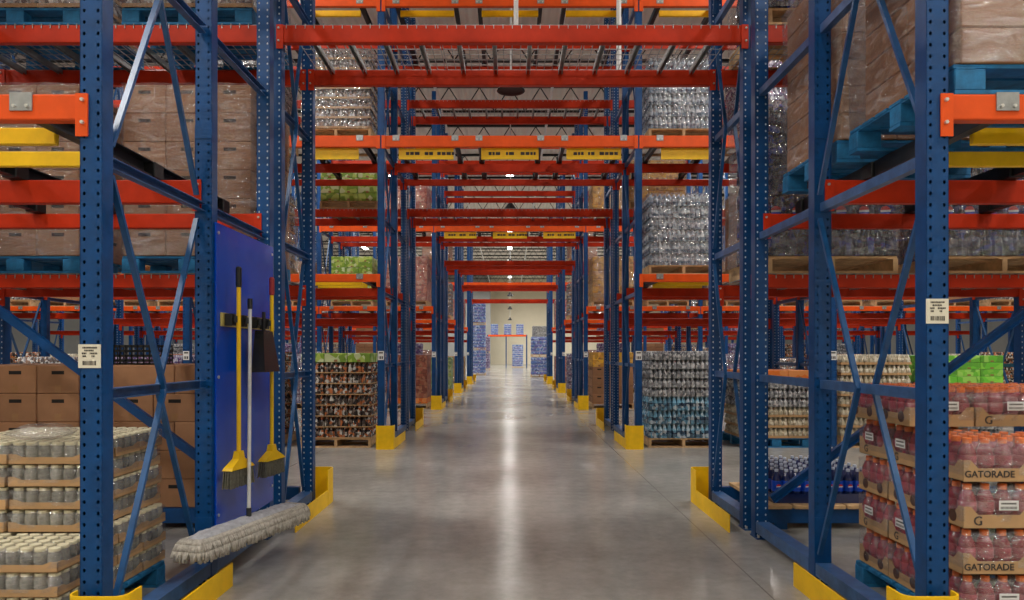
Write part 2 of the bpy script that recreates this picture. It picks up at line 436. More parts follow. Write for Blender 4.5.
def frame(x, y, offs, label, group, spacer=True, near=False):
    r = thing('upright_frame', label, 'rack frame', (x, y, 0), group)
    for o in offs:
        p = put('post', POST_FRONT if o < 1.2 else POST, r, (0, o, 0)); put('foot_plate', FOOT, p)
    for a, b in zip(offs, offs[1:]):
        ln = b - a - DP - .016
        kb = cached(('rail', round(ln, 3)), lambda: strut_mesh(ln, True)); ks = cached(('strut', round(ln, 3)), lambda: strut_mesh(ln))
        put('base_rail', kb, r, (0, a + DP + .002, .1))
        for z in SZ[1:]: put('strut', ks, r, (0, a + DP + .002, z))
        if a != offs[0] and len(offs) == 3: continue   # the middle bay of the frame has spacers only
        for k in range(len(SZ) - 1):
            z0, z1 = (SZ[k] + .07, SZ[k + 1] + .0) if k % 2 == 0 else (SZ[k] + .0, SZ[k + 1] - .07)
            ya, yb, ym = a + DP + .008, b - .034, (a + DP + b) / 2
            for s, ye in ((1, ya), (-1, yb)):
                if k % 2 == 0: p, q = (ye, z0), (ym - s * .025, z1)
                else: p, q = (ym - s * .025, z0), (ye, z1)
                me = cached(('brace', round(q[0] - p[0], 3), round(q[1] - p[1], 3)), lambda: brace_mesh(q[0] - p[0], q[1] - p[1]))
                put('brace', me, r, (.03 * s, p[0], p[1]))
    return r

def guard(x, y, s, rear, label, group):
    """yellow guard: tall bent plate round the end post and a low plate along the tunnel side. s = -1 left of the tunnel, +1 right"""
    r = thing('post_guard', label, 'post guard', (x, y, 0), group)
    xi, xo = -s * .19, s * .062
    d = -1 if not rear else 1
    yf = d * .14; 
    pts = [(xo, d * -.02 + (.06 if rear else 0))]
    c = .05
    ybase = .09 if rear else 0
    yf = ybase + d * (.08 if not rear else .12)
    pts = [(xo, ybase - d * .0), (xo, yf - d * c)]
    for a in range(1, 6):
        t = a / 6 * PI / 2; pts.append((xo - s * c * (1 - math.cos(t)), yf - d * c * (1 - math.sin(t))))
    pts.append((xo - s * c, yf)); pts.append((xi + s * c, yf))
    for a in range(1, 6):
        t = a / 6 * PI / 2; pts.append((xi + s * c * (1 - math.sin(t)), yf - d * c * (1 - math.cos(t))))
    pts.append((xi, yf - d * c)); pts.append((xi, ybase - d * (.06 if not rear else .1)))
    me = cached(('gend', s, rear), lambda: MB().strip(pts, .009, 0, .345 if not rear else .32).mesh('end_guard', YELLOW))
    put('end_guard', me, r)
    if not rear: me = cached(('gs', s, 0), lambda: MB().strip([(xi, .065), (xi, 1.1)], .009, 0, .14).box(xi - .005, xi + s * .06, 1.0, 1.09, 0, .006).mesh('side_plate', YELLOW) if s > 0 else MB().strip([(xi, .065), (xi, 1.1)], .009, 0, .14).box(xi - .06, xi + .005, 1.0, 1.09, 0, .006).mesh('side_plate', YELLOW))
    else: me = cached(('gs', s, 1), lambda: MB().strip([(xi, -.98), (xi, -.02)], .009, 0, .14).mesh('side_plate', YELLOW))
    put('side_plate', me, r)
    return r

for k, y in enumerate(Y0):
    nx = (3, 3, 5, 5, 4)[k]
    for s in (-1, 1):
        for i in range(nx):
            pos = 'at the tunnel edge' if i == 0 else f'{ORD[i]} from the tunnel'
            frame(s * FX[i] + XS[k], y, AOFF, f'blue three-post upright frame {pos}, {SIDE[s]} side of the {ROW[k]} rack row', 'deep upright frames')
            frame(s * FX[i] + XS[k], y, BOFF, f'blue two-post upright frame {pos}, back of the {ROW[k]} rack row, {SIDE[s]} side', 'back upright frames')
        guard(s * FX[0] + XS[k], y, s, False, f'yellow steel guard round the front post of the {ROW[k]} row, {SIDE[s]} of the tunnel', 'front post guards')
        guard(s * FX[0] + XS[k], y + BOFF[1], s, True, f'yellow steel guard round the rear post of the {ROW[k]} row, {SIDE[s]} of the tunnel', 'rear post guards')

# reinforcement sleeves on the second post of the nearest frames
for s in (-1, 1):
    fr = [o for o in bpy.data.objects if o.name.startswith('upright_frame') and abs(o.location.x - s * 1.88 - XS[0]) < .01 and abs(o.location.y - Y0[0]) < .01][0]
    put('reinforcement', MB().box(-.0515, -.05, -.002, .07, 0, 2.78).box(-.051, .051, -.004, -.0005, 0, .4).box(-.051, .051, -.004, -.0005, 2.7, 2.78).box(.05, .0515, -.002, .07, 0, 2.78).mesh('reinforcement', BLUE), fr, (0, 1.14, 0))

# ---- beams
BOLTM = MB().tube((0, 0, 0), (0, -.012, 0), .0085, 6).mesh('bolt', BOLT)
CLIP = MB().box(-.05, .05, -.006, 0, -.075, .006).box(-.05, .05, 0, .07, 0, .006).tube((-.028, -.006, -.055), (-.028, -.014, -.055), .008, 6, 1).tube((.028, -.006, -.055), (.028, -.014, -.055), .008, 6, 1).mesh('support_clip', [GALV, BOLT])

def beam(xa, xb, y, zt, h, mat, label, group, clips=(), bolts=False):
    r = thing('rack_beam', label, 'rack beam', ((xa + xb) / 2, y, zt), group)
    L = (xb - xa) / 2 - .003
    me = cached(('beam', round(L, 3), h, mat.name), lambda: MB().cbox(-L, L, 0, .06, -h, 0, .006).mesh('box_section', mat))
    put('box_section', me, r)
    for e in (-1, 1):
        cm = cached(('conn', e, mat.name), lambda: MB().box(min(e * -.012, e * .042), max(e * -.012, e * .042), -.01, -.002, -.19, 0).mesh('connector', mat))
        c = put('connector', cm, r, (e * L, 0, 0))
        if bolts:
            for z in (-.03, -.13): put('bolt', BOLTM, c, (e * .022, -.01, z))
    for cx in clips: put('support_clip', CLIP, r, (cx - (xa + xb) / 2, 0, 0))
    return r

BLOCK = MB().cbox(-.045, .045, -.11, .004, -.094, .0, .006).mesh('end_block', BLACK)
def rail(x, ya, yb, zt, label, group):
    r = thing('support_rail', label, 'pallet rail', (x, ya, zt), group)
    ln = yb - ya
    me = cached(('prail', round(ln, 3)), lambda: MB().box(-.026, -.021, 0, ln, -.09, -.002).box(-.021, .03, 0, ln, -.007, -.002).box(-.021, .03, 0, ln, -.09, -.085).mesh('channel', DARK))
    put('channel', me, r); put('end_block', BLOCK, r, (0, ln, -.004))

def board(xa, xb, y, zt, h, label, group, writing):
    r = thing('sign_board', label, 'sign board', ((xa + xb) / 2, y, zt), group)
    L = (xb - xa) / 2
    put('panel', cached(('board', round(L, 3)), lambda: MB().box(-L, L, 0, .004, -h, 0).box(-L, L, .004, .03, -.006, 0).box(-L, L, .004, .03, -h, -h + .006).mesh('panel', YELLOW)), r)
    if writing:
        m = MB(); x = -L * .74
        for i in range(11):
            w = random.uniform(.03, .075)
            if i not in (3, 6): m.box(x, x + w, -.001, 0, -h * .62, -h * .34)
            x += w + .012
        put('stencil_marks', m.mesh('stencil_marks', INK), r)
    return r

def crossbar(xa, xb, y, zt, h, label, group):
    o = put('cross_bar', MB().cbox(-(xb - xa) / 2, (xb - xa) / 2, 0, .035, -h, 0, .004).mesh('cross_bar', YELLOW), None, ((xa + xb) / 2, y, zt))
    return tag(o, label, 'cross bar', group)

LANES_T = ((-1.66, -.80), (-.45, .45), (.80, 1.66))
def lanes_side(s, bay):
    b = bay * BAY
    l = ((2.19 + b, 3.02 + b), (3.58 + b, 4.41 + b))
    return l if s > 0 else tuple((-q, -p) for p, q in l)

LV = ['first', 'second', 'third']
AZ = (2.55, 4.57, 6.57); BZ = (2.02, 4.0, 5.97)
for k, y in enumerate(Y0):
    nb = (2, 2, 4, 4, 3)[k]
    spans = [(0, 0, -XI, XI)]
    for s in (-1, 1):
        for b in range(nb):
            xa, xb = FX[b] + .05, FX[b + 1] - .05
            spans.append((s, b, xa, xb) if s > 0 else (s, b, -xb, -xa))
    for s, b, xa, xb in spans:
        xa += XS[k]; xb += XS[k]
        where = 'across the tunnel' if s == 0 else f'{SIDE[s]} {ORD[b]} bay'
        for l in range(3):
            if s == 0 and l == 0: continue
            if (k > 2 and l == 2) or (k > 1 and b >= 1 and l > 0): continue
            for j, (o, dz, h) in enumerate(((0, 0, .115), (AOFF[1], -.10, .14), (AOFF[2], -.10, .11))):
                cl = ()
                if j == 0 and k < 3: cl = [q + XS[k] for ln in (LANES_T if s == 0 else lanes_side(s, b)) for q in ln]
                if j == 0 and l == 1: h = .165
                beam(xa, xb, y + o, AZ[l] + dz, h, ORANGE if j == 0 else SHADEOR, f'{"bright orange" if j == 0 else "shade-toned orange"} beam {where}, {ROW[k]} row, {LV[l]} level, {["front", "middle", "third"][j]} posts', 'deep rack beams', cl, bolts=(k == 0))
            for j, o in enumerate(BOFF):
                beam(xa, xb, y + o, BZ[l], .105 if l == 0 else .14, SHADEOR, f'shade-toned orange back-rack beam {where}, {ROW[k]} row, {LV[l]} level, {["near", "far"][j]} posts', 'back rack beams', bolts=(k == 0))
            # rails and yellow boards of the deep rack
            if (k == 0 and l == 0 and b == 0) or (k == 1 and b == 0) or (k == 2 and l == 1 and s == 0):
                lanes = LANES_T if s == 0 else lanes_side(s, b)
                for q, (a, c) in enumerate(lanes):
                    a += XS[k]; c += XS[k]
                    at = f'lane {q + 1} {where}, {ROW[k]} row {LV[l]} level'
                    for x, ed in ((a, 'left'), (c, 'right')):
                        for g, (ya, yb) in enumerate(((.062, 1.19), (1.205, 2.2))):
                            rail(x, y + ya, y + yb, AZ[l], f'dark rail, {ed} edge, {["front", "rear"][g]} half, {at}', 'pallet support rails')
                    a += .0305; c -= .0265
                    if l == 0:
                        crossbar(a, c, y + .27, AZ[l] - .062, .08, f'yellow front cross bar, {at}', 'yellow cross bars')
                        crossbar(a, c, y + .67, AZ[l] - .062, .08, f'yellow rear cross bar, {at}', 'yellow cross bars')
                    elif l == 1: board(a, c, y + .064, AZ[l] - .168, .16, f'yellow sign board with black stencilling, {at}', 'yellow sign boards', s == 0)
                    else: crossbar(a, c, y + .2, AZ[l] - .076, .09, f'yellow cross bar, {at}', 'yellow cross bars')

# ---- wire decks on the back racks
def wiredeck(x0, x1, y, zt, label, group):
    r = thing('wire_deck', label, 'wire deck', ((x0 + x1) / 2, y, zt), group)
    L = (x1 - x0) / 2; ya, yb = .03, BOFF[1] - BOFF[0] + .03
    def mk():
        m = MB()
        n = int(2 * L / .07)
        for i in range(n + 1):
            x = -L + i * 2 * L / n; m.box(x - .003, x + .003, ya - .03, yb + .03, .002, .008); m.box(x - .003, x + .003, ya - .037, ya - .032, -.03, .008); m.box(x - .003, x + .003, ya - .037, ya - .03, .002, .008)
        for i in range(9):
            yy = ya + i * (yb - ya) / 8; m.box(-L, L, yy - .003, yy + .003, .008, .013)
        return m.mesh('wire_mesh', GALV)
    put('wire_mesh', cached(('wm', round(L, 2)), mk), r)
    rb = cached('rib', lambda: MB().box(-.018, -.014, .064, yb - .035, -.045, .002).box(.014, .018, .064, yb - .035, -.045, .002).box(-.014, .014, .064, yb - .035, -.002, .002).mesh('support_rib', GALV))
    nr = 4 if L > .55 else 3
    for i in range(nr): put('support_rib', rb, r, (-L + (i + .5) * 2 * L / nr, 0, 0))
for k in range(3):
    for l in (1, 2):
        if k > 1 and l > 1: continue
        for i in range(3):
            wiredeck(-1.8 + i * 1.2 + .01 + XS[k], -.6 + i * 1.2 - .01 + XS[k], Y0[k] + BOFF[0], BZ[l], f'galvanised wire deck over the tunnel, {ORD[i]} of three from left, {ROW[k]} row {LV[l]} level', 'tunnel wire decks')
for s in (-1, 1):
    for l in range(3):
        for i in range(2):
            a = 1.95 + i * 1.36
            x0, x1 = (a, a + 1.33) if s > 0 else (-a - 1.33, -a)
            x0 += XS[0]; x1 += XS[0]
            wiredeck(x0, x1, Y0[0] + BOFF[0], BZ[l], f'galvanised wire deck in the {SIDE[s]} bay of the nearest row, {LV[l]} level, {["inner", "outer"][i]} half', 'bay wire decks')

# ---- diagonal braces, low floor beams
for s in (-1, 1):
    m = MB().angle((s * 1.97, 0, .29), (s * 4.63, 0, 2.25), .062, .006, (0, 0, 1))
    o = put('bay_brace', m.mesh('bay_brace', BLUE), None, (XS[0], Y0[0] + AOFF[2] + .045, 0))
    tag(o, f'blue diagonal brace crossing the {SIDE[s]} bay of the nearest rack row', 'brace')
    for k in (0,):
        for j, o_ in enumerate(BOFF):
            o = put('floor_beam', MB().box(s * 3.30 - 1.36, s * 3.30 + 1.36, 0, .06, .05, .165).box(s * 3.30 - 1.2, s * 3.30 - 1.1, 0, .06, 0, .05).box(s * 3.30 + 1.1, s * 3.30 + 1.2, 0, .06, 0, .05).mesh('floor_beam', BLUE), None, (0, Y0[k] + o_, 0))
            tag(o, f'low blue floor beam under the back pallets in the {SIDE[s]} bay, {["near", "far"][j]} one', 'floor beam')

# ---- paper signs on the nearest posts, tags further on
def sign(x, y, z, w, h, label):
    r = thing('rack_sign', label, 'paper sign', (x, y, z))
    put('sheet', MB().box(-w / 2, w / 2, -.003, -.0005, -h / 2, h / 2).mesh('sheet', PAPER), r)
    m = MB(); xx = -w * .3
    while xx < w * .28:
        q = random.uniform(.0015, .005); m.box(xx, xx + q, -.004, -.003, -h * .38, -h * .2); xx += q + random.uniform(.0015, .004)
    put('barcode', m.mesh('barcode', INK), r)
    m = MB()
    for zz, a, b in ((.36, -.3, .36), (.24, -.22, .2), (.12, -.33, -.1), (.12, .02, .35), (.0, -.3, -.18), (0, .1, .22)):
        xx = a * w
        while xx < b * w - .004:
            q = random.uniform(.003, .007); m.box(xx, xx + q, -.004, -.003, zz * h - .0035, zz * h + .0035); xx += q + .002
    put('printed_lines', m.mesh('printed_lines', INK), r)
sign(-1.866, Y0[0], 1.385, .1, .105, 'cream paper sign with a barcode on the nearest left blue post')
sign(1.898, Y0[0], 1.585, .1, .11, 'cream paper sign with a barcode on the nearest right blue post')
TAGM = MB().box(-.045, .045, -.003, -.0005, -.065, .065).mesh('sheet', WHITE)
TAGB = MB().box(-.03, .03, -.004, -.003, .03, .05).box(-.03, -.02, -.004, -.003, -.05, -.01).box(-.012, .004, -.004, -.003, -.05, -.01).box(.012, .03, -.004, -.003, -.05, -.01).mesh('printed_lines', INK)
for k in range(1, 5):
    for s in (-1, 1):
        for i in range(2 if k < 3 else 1):
            r = thing('post_tag', f'small white tag on the {ROW[k]} row front post, {"tunnel edge" if i == 0 else "next post out"}, {SIDE[s]} side', 'tag', (s * FX[i], Y0[k], 1.36), 'white post tags')
            put('sheet', TAGM, r); put('printed_lines', TAGB, r)

# ------------------------------------------------------------------ pallets
def pallet_parts(kind, W, D):
    mat = BLUEP if kind == 'blue' else WOOD
    top = MB(); n = 7; bw = D / n
    for i in range(n): top.cbox(-W / 2, W / 2, i * bw + .012, (i + 1) * bw - .012, .118, .138, .003)
    for x in (-1, 0, 1): top.box(x * (W / 2 - .05) - .045, x * (W / 2 - .05) + .045, 0, D, .112, .119)
    bot = MB()
    for a, b in ((0, .1), (D / 2 - .05, D / 2 + .05), (D - .1, D)): bot.box(-W / 2, W / 2, a, b, 0, .018)
    if kind == 'blue':
        st = MB().cbox(-.07, .07, 0, .1, .018, .112, .004)
        sup = [('block', (x * (W / 2 - .07), yy, 0)) for x in (-1, 0, 1) for yy in (0, D / 2 - .05, D - .1)]
    else:
        st = MB().box(-.02, .02, 0, D, .018, .112)
        sup = [('stringer', (x * (W / 2 - .02), 0, 0)) for x in (-1, 0, 1)]
    return top.mesh('deck_boards', WOOD if kind != 'blue' else mat), bot.mesh('bottom_boards', mat), st.mesh(sup[0][0], mat), sup

def pallet(x, y, z, kind, W, D, label, group):
    t, b, st, sup = cached(('pal', kind, W, D), lambda: pallet_parts(kind, W, D))
    r = thing('pallet', label, 'pallet', (x, y, z), group)
    put('deck_boards', t, r); put('bottom_boards', b, r)
    for nm, l in sup: put(nm, st, r, l)
    return r

# ------------------------------------------------------------------ cases
def pack_mesh(name, nx, ny, p, h, mat, tray=0, q=None):
    """shrink pack of bottles: scalloped sides, one shoulder and neck per bottle, optional tray"""
    q = q or p; K = 6; m = MB(); X, Y = nx * K, ny * K
    def z(r): 
        for a, b in ((.17, 1), (.25, .95), (.36, .8), (.52, .62), (9, .5)):
            if r <= a: return b * h
    def dent(t): return (.5 - math.sqrt(max(0, .25 - (t - .5) ** 2))) * p * .55
    vs = []
    for j in range(Y + 1):
        for i in range(X + 1):
            u, v = (i % K) / K, (j % K) / K
            x, y = i / K * p, j / K * q
            r = min(math.hypot(u - a, v - b) for a in (.5, -.5, 1.5) for b in (.5, -.5, 1.5))
            if i == 0: x += dent(v)
            if i == X: x -= dent(v)
            if j == 0: y += dent(u)
            if j == Y: y -= dent(u)
            vs.append((x - nx * p / 2, y, z(r)))
    fs = [(j * (X + 1) + i, j * (X + 1) + i + 1, (j + 1) * (X + 1) + i + 1, (j + 1) * (X + 1) + i) for j in range(Y) for i in range(X)]
    per = [i for i in range(X + 1)] + [j * (X + 1) + X for j in range(1, Y + 1)] + [Y * (X + 1) + i for i in range(X - 1, -1, -1)] + [j * (X + 1) for j in range(Y - 1, 0, -1)]
    b = len(vs); vs += [(vs[i][0], vs[i][1], 0) for i in per]; n = len(per)
    fs += [(per[(k + 1) % n], per[k], b + k, b + (k + 1) % n) for k in range(n)] + [tuple(b + k for k in range(n))[::-1]]
    m.add(vs, fs, 0)
    if tray:
        w = nx * p / 2 + .002; d = ny * q + .002
        m.box(-w, w, -.002, .001, 0, tray, 1); m.box(-w, -w + .003, .001, d, 0, tray, 1); m.box(w - .003, w, .001, d, 0, tray, 1)
    return m.mesh(name, [mat, CARDL], False)

def carton_mesh(name, w, d, h, mat, hole=True, dark=HOLE):
    m = MB().cbox(-w / 2, w / 2, 0, d, 0, h, .006, 0)
    m.box(-w / 2 + .004, w / 2 - .004, d / 2 - .025, d / 2 + .025, h, h + .0006, 2)
    m.box(-.025, .025, -.0006, 0, h * .0 + .008, h * .3, 2)
    if hole:  # raised dark patches paint the shade inside the hand holes
        m.cbox(-.05, .05, -.001, .002, h * .68, h * .68 + .028, .0009, 1)
        m.cbox(-w / 2 - .001, -w / 2 + .002, d / 2 - .05, d / 2 + .05, h * .68, h * .68 + .028, .0009, 1)
        m.cbox(w / 2 - .002, w / 2 + .001, d / 2 - .05, d / 2 + .05, h * .68, h * .68 + .028, .0009, 1)
    return m.mesh(name, [mat, dark, TAPE])

def printed(name, base, cols, scale, mottle, rough=.5):
    return pack_mat(name, [(0, base), (.5, base)], 1, cols, scale, mottle, rough, .12)

s_ = srgb
K = {}
def kind(key, name, me, w, d, h): K[key] = (name, me, w, d, h)
kind('carton', 'carton', carton_mesh('carton', .335, .32, .225, CARD), .34, .325, .227)
kind('wide', 'carton', carton_mesh('carton', .505, .32, .225, CARD, False), .51, .325, .227)
kind('flat', 'carton', carton_mesh('carton', .33, .42, .16, CARD, False), .335, .425, .163)
M1 = pack_mat('water_pack_print', [(0, s_(120, 140, 156)), (.12, s_(84, 106, 130)), (.34, s_(176, 186, 196)), (.6, s_(150, 164, 176)), (.93, s_(226, 230, 232))], .17, [s_(60, 74, 92), s_(205, 212, 218), s_(126, 146, 166), s_(40, 46, 58)], 22, .5)
kind('water', 'water_pack', pack_mesh('water_pack', 5, 4, .068, .17, M1), .345, .276, .175)
M2 = pack_mat('can_pack_print', [(0, s_(70, 60, 54)), (.5, s_(60, 52, 50)), (.9, s_(190, 120, 70))], .15, [s_(34, 30, 32), s_(218, 214, 206), s_(60, 48, 44), s_(196, 112, 60), s_(120, 104, 92)], 26, .75)
kind('dark', 'bottle_case', pack_mesh('bottle_case', 5, 4, .068, .155, M2, .014), .348, .278, .16)
M3 = pack_mat('grey_can_print', [(0, s_(150, 150, 150)), (.5, s_(112, 112, 116)), (.9, s_(200, 200, 200))], .13, [s_(70, 72, 78), s_(206, 206, 206), s_(120, 122, 128), s_(160, 160, 160)], 30, .7)
kind('grey', 'can_case', pack_mesh('can_case', 5, 4, .068, .13, M3), .345, .276, .135)
M4 = pack_mat('cyan_water_print', [(0, s_(90, 120, 140)), (.3, s_(40, 56, 76)), (.55, s_(120, 166, 190)), (.9, s_(180, 216, 232))], .2, [s_(120, 180, 210), s_(60, 84, 108), s_(222, 230, 234), s_(44, 52, 66)], 22, .45)
kind('cyan', 'water_pack', pack_mesh('water_pack', 5, 4, .068, .2, M4), .345, .276, .205)
M5 = pack_mat('silver_can_print', [(0, s_(150, 146, 144)), (.5, s_(126, 120, 120)), (.88, s_(196, 178, 160))], .14, [s_(90, 80, 78), s_(224, 222, 220), s_(150, 120, 100), s_(176, 178, 184), s_(70, 64, 66)], 28, .8)
kind('silver', 'can_case', pack_mesh('can_case', 5, 4, .068, .14, M5, .03), .348, .278, .145)
M6 = printed('green_print', s_(142, 172, 60), [s_(120, 160, 44), s_(196, 212, 110), s_(90, 130, 40), s_(232, 236, 200)], 12, .55)
kind('green', 'green_carton', carton_mesh('green_carton', .335, .3, .135, M6, False), .34, .305, .138)
M7 = printed('salmon_print', s_(196, 100, 74), [s_(176, 70, 56), s_(222, 150, 120), s_(150, 60, 50), s_(236, 196, 170)], 12, .5)
kind('salmon', 'red_carton', carton_mesh('red_carton', .335, .3, .18, M7, False), .34, .305, .184)
M8 = printed('amber_print', s_(214, 158, 50), [s_(236, 180, 40), s_(180, 120, 50), s_(214, 170, 96), s_(120, 84, 40)], 12, .5)
kind('amber', 'amber_carton', carton_mesh('amber_carton', .335, .3, .18, M8, False), .34, .305, .184)
M9 = printed('brick_print', s_(140, 76, 58), [s_(120, 60, 48), s_(168, 100, 76), s_(96, 52, 44), s_(190, 140, 110)], 14, .5)
kind('brick', 'red_brown_carton', carton_mesh('red_brown_carton', .335, .3, .15, M9, False), .34, .305, .154)
M10 = pack_mat('cream_can_print', [(0, s_(176, 166, 140)), (.3, s_(206, 196, 170)), (.85, s_(226, 220, 200))], .15, [s_(150, 138, 112), s_(226, 220, 204), s_(190, 178, 150), s_(110, 100, 84)], 26, .5)
kind('cream', 'jar_case', pack_mesh('jar_case', 5, 4, .068, .15, M10, .035), .348, .278, .155)
M11 = pack_mat('purple_pack_print', [(0, s_(96, 84, 128)), (.4, s_(130, 116, 160)), (.85, s_(206, 200, 216))], .2, [s_(70, 58, 110), s_(190, 180, 206), s_(140, 70, 110), s_(50, 46, 70), s_(220, 220, 226)], 24, .6)
kind('purple', 'bottle_pack', pack_mesh('bottle_pack', 5, 4, .068, .2, M11), .345, .276, .205)
M12 = pack_mat('navy_pack_print', [(0, s_(30, 34, 60)), (.3, s_(40, 46, 96)), (.62, s_(44, 40, 48)), (.9, s_(60, 90, 180))], .24, [s_(24, 26, 40), s_(40, 60, 150), s_(18, 18, 24), s_(84, 86, 116), s_(40, 36, 56)], 20, .6)
kind('navy', 'cola_pack', pack_mesh('cola_pack', 4, 3, .086, .24, M12), .35, .262, .245)
M13 = printed('lime_print', s_(120, 200, 60), [s_(96, 190, 50), s_(190, 230, 120), s_(60, 120, 40), s_(150, 214, 80)], 10, .5)
kind('lime', 'lime_carton', carton_mesh('lime_carton', .335, .3, .1, M13, False), .34, .305, .103)
M14 = printed('orange_print', s_(226, 112, 36), [s_(240, 130, 30), s_(200, 84, 30), s_(244, 190, 120)], 10, .4)
kind('orange', 'orange_carton', carton_mesh('orange_carton', .335, .3, .13, M14, False), .34, .305, .133)
M15 = pack_mat('pale_blue_print', [(0, s_(80, 104, 156)), (.3, s_(120, 146, 196)), (.85, s_(190, 206, 232))], .2, [s_(60, 84, 140), s_(200, 212, 232), s_(130, 100, 170), s_(96, 130, 184)], 12, .55)
kind('pale', 'water_pack', pack_mesh('water_pack', 5, 4, .068, .2, M15), .345, .276, .205)

def film_shell(W, D, H, amp=.012, seed=0):
    rnd = random.Random(seed); m = MB(); nx, nz = 8, 10
    ph = [rnd.uniform(0, 6.3) for _ in range(8)]
    def wob(a, z): return amp * (math.sin(a * 9 + ph[0] + z * 5) * .5 + math.sin(a * 23 + z * 11 + ph[1]) * .35 + math.sin(z * 31 + ph[2]) * .3)
    vs = []; per = []
    for i in range(nx): per.append((-W / 2 + W * i / nx, 0, 0, -1))
    for i in range(nx): per.append((W / 2, D * i / nx, 1, 0))
    for i in range(nx): per.append((W / 2 - W * i / nx, D, 0, 1))
    for i in range(nx): per.append((-W / 2, D - D * i / nx, -1, 0))
    n = len(per)
    for k in range(nz + 1):
        z = H * k / nz
        for i, (x, y, a, b) in enumerate(per):
            o = .012 + wob(i * .35, z)
            vs.append((x + a * o, y + b * o, z))
    fs = [(k * n + i, k * n + (i + 1) % n, (k + 1) * n + (i + 1) % n, (k + 1) * n + i) for k in range(nz) for i in range(n)]
    fs.append(tuple(nz * n + i for i in range(n)))
    return m.add(vs, fs).mesh('stretch_film', FILM, True)

def load(s, xin, y, z, spec, what, place, pal='wood', wrapped=True, W=1.04, D=1.0, topvis=True, setback=0, film_seed=0, palD=None, film=True):
    """a pallet with its cases. s: side (-1 left, +1 right); xin: distance of its tunnel-side face from the tunnel middle.
    spec: list of (case kind, layers) from the bottom; what: words for the cases; place: words for where"""
    xc = s * (xin + W / 2); zz = z
    if pal:
        pallet(xc, y, z, pal, W, palD or D, f'{"blue painted" if pal == "blue" else "wooden"} pallet under {what}, {place}', 'pallets')
        zz = z + .14
    kk = min(range(5), key=lambda q: abs(Y0[q] + 1 - y))
    if any(abs(z - q - .008) < .002 for q in AZ) and kk >= 2 and y < 35:
        for e, ed in ((-.32, 'left'), (.32, 'right')):
            rail(xc + e, Y0[kk] + .062, Y0[kk] + 1.19, z - .008, f'dark rail under {ed} side of {what}, {place}', 'pallet support rails')
    if any(abs(z - q - .014) < .002 for q in BZ) and kk >= 1:
        wiredeck(xc - W / 2, xc + W / 2, Y0[kk] + BOFF[0], z - .014, f'galvanised wire deck under the {what} {place}', 'bay wire decks')
    total = sum(K[k][4] * n for k, n in spec); root = None
    if wrapped:
        root = thing('wrapped_load', f'{"stretch-wrapped" if film else "stacked"} block of {what}, {place}', 'pallet load', (xc, y, zz), 'wrapped loads')
        me = film_shell(W - .01, D - .01, total + .01, seed=film_seed or int(xin * 100 + y * 10 + z * 7))
        if film: put('stretch_film', me, root)
    zc = 0; lay = 0; nl = sum(n for _, n in spec)
    for kd, n in spec:
        nm, me, w, d, h = K[kd]
        nc, nr = int((W + .02) / w), max(1, int((D - setback + .02) / d))
        gx = (W - nc * w) / 2
        for l in range(n):
            lay += 1
            for r in range(nr):
                for c in range(nc):
                    if root and not (r == 0 or c == 0 or (lay == nl and topvis)): continue
                    if not root and not topvis and r and c: continue
                    x = s * (-W / 2 + gx + (c + .5) * w) + random.uniform(-.001, .001)
                    yy = setback + .004 + r * d + random.uniform(0, .001)
                    zl = zc + l * h
                    if root: put(nm, me, root, (x, yy, zl))
                    else:
                        o = put(nm, me, None, (xc + x, y + yy, zz + zl))
                        tag(o, f'{what[:-1] if what.endswith("s") else what}, {ORD[lay-1]} layer, {ORD[c]} from tunnel, {ORD[r]} from front, {place}', 'case', what + ' ' + place)
        zc += n * h

L1, L2_, L3, L4 = 2.05, 3.42, 4.89, 6.26
A1 = lambda k: Y0[k] + .12
A2 = lambda k: Y0[k] + 1.2
B1 = lambda k: Y0[k] + 2.46
FL = 0
# ---- nearest row, back rack
load(-1, L1 + .1, B1(0), .167, [('carton', 1), ('wide', 2), ('carton', 1), ('wide', 1)], 'brown cartons', 'floor level, nearest row left', None, False, D=.98)
load(-1, L2_, B1(0), .167, [('wide', 2), ('carton', 3)], 'brown cartons', 'outer floor, nearest row left', None, False, D=.98)
for i, x in enumerate((L1, L2_)):
    load(-1, x, B1(0), BZ[0] + .014, [('carton', 6)], 'brown cartons', f'on the {["inner", "outer"][i]} blue pallet, nearest row left', 'blue', True, D=.98, topvis=False)
    load(-1, x, B1(0), BZ[1] + .014, [('silver', 5)], 'silver cans', f'up high, {["inner", "outer"][i]} pallet, nearest row left', 'blue', True, D=.98, topvis=False)
    load(1, x, B1(0), BZ[0] + .014, [('navy', 5)], 'navy soda packs', f'on the {["inner", "outer"][i]} pallet, nearest row right', 'wood', True, D=.98, topvis=False)
    load(1, x, B1(0), BZ[1] + .014, [('navy', 5)], 'navy soda packs', f'up high, {["inner", "outer"][i]} pallet, nearest row right', 'wood', True, D=.98, topvis=False)
# ---- nearest row right, wrapped cartons on blue pallets, two deep
for i, yy in enumerate((Y0[0] + .02, A2(0) - .06)):
    load(1, L1 - .06, yy, AZ[0] + .008, [('flat', 7)], 'pale brown cartons', f'on the {["front", "rear"][i]} blue pallet, first level right', 'blue', True, D=.98 if i == 0 else .86, topvis=False, W=1.06)
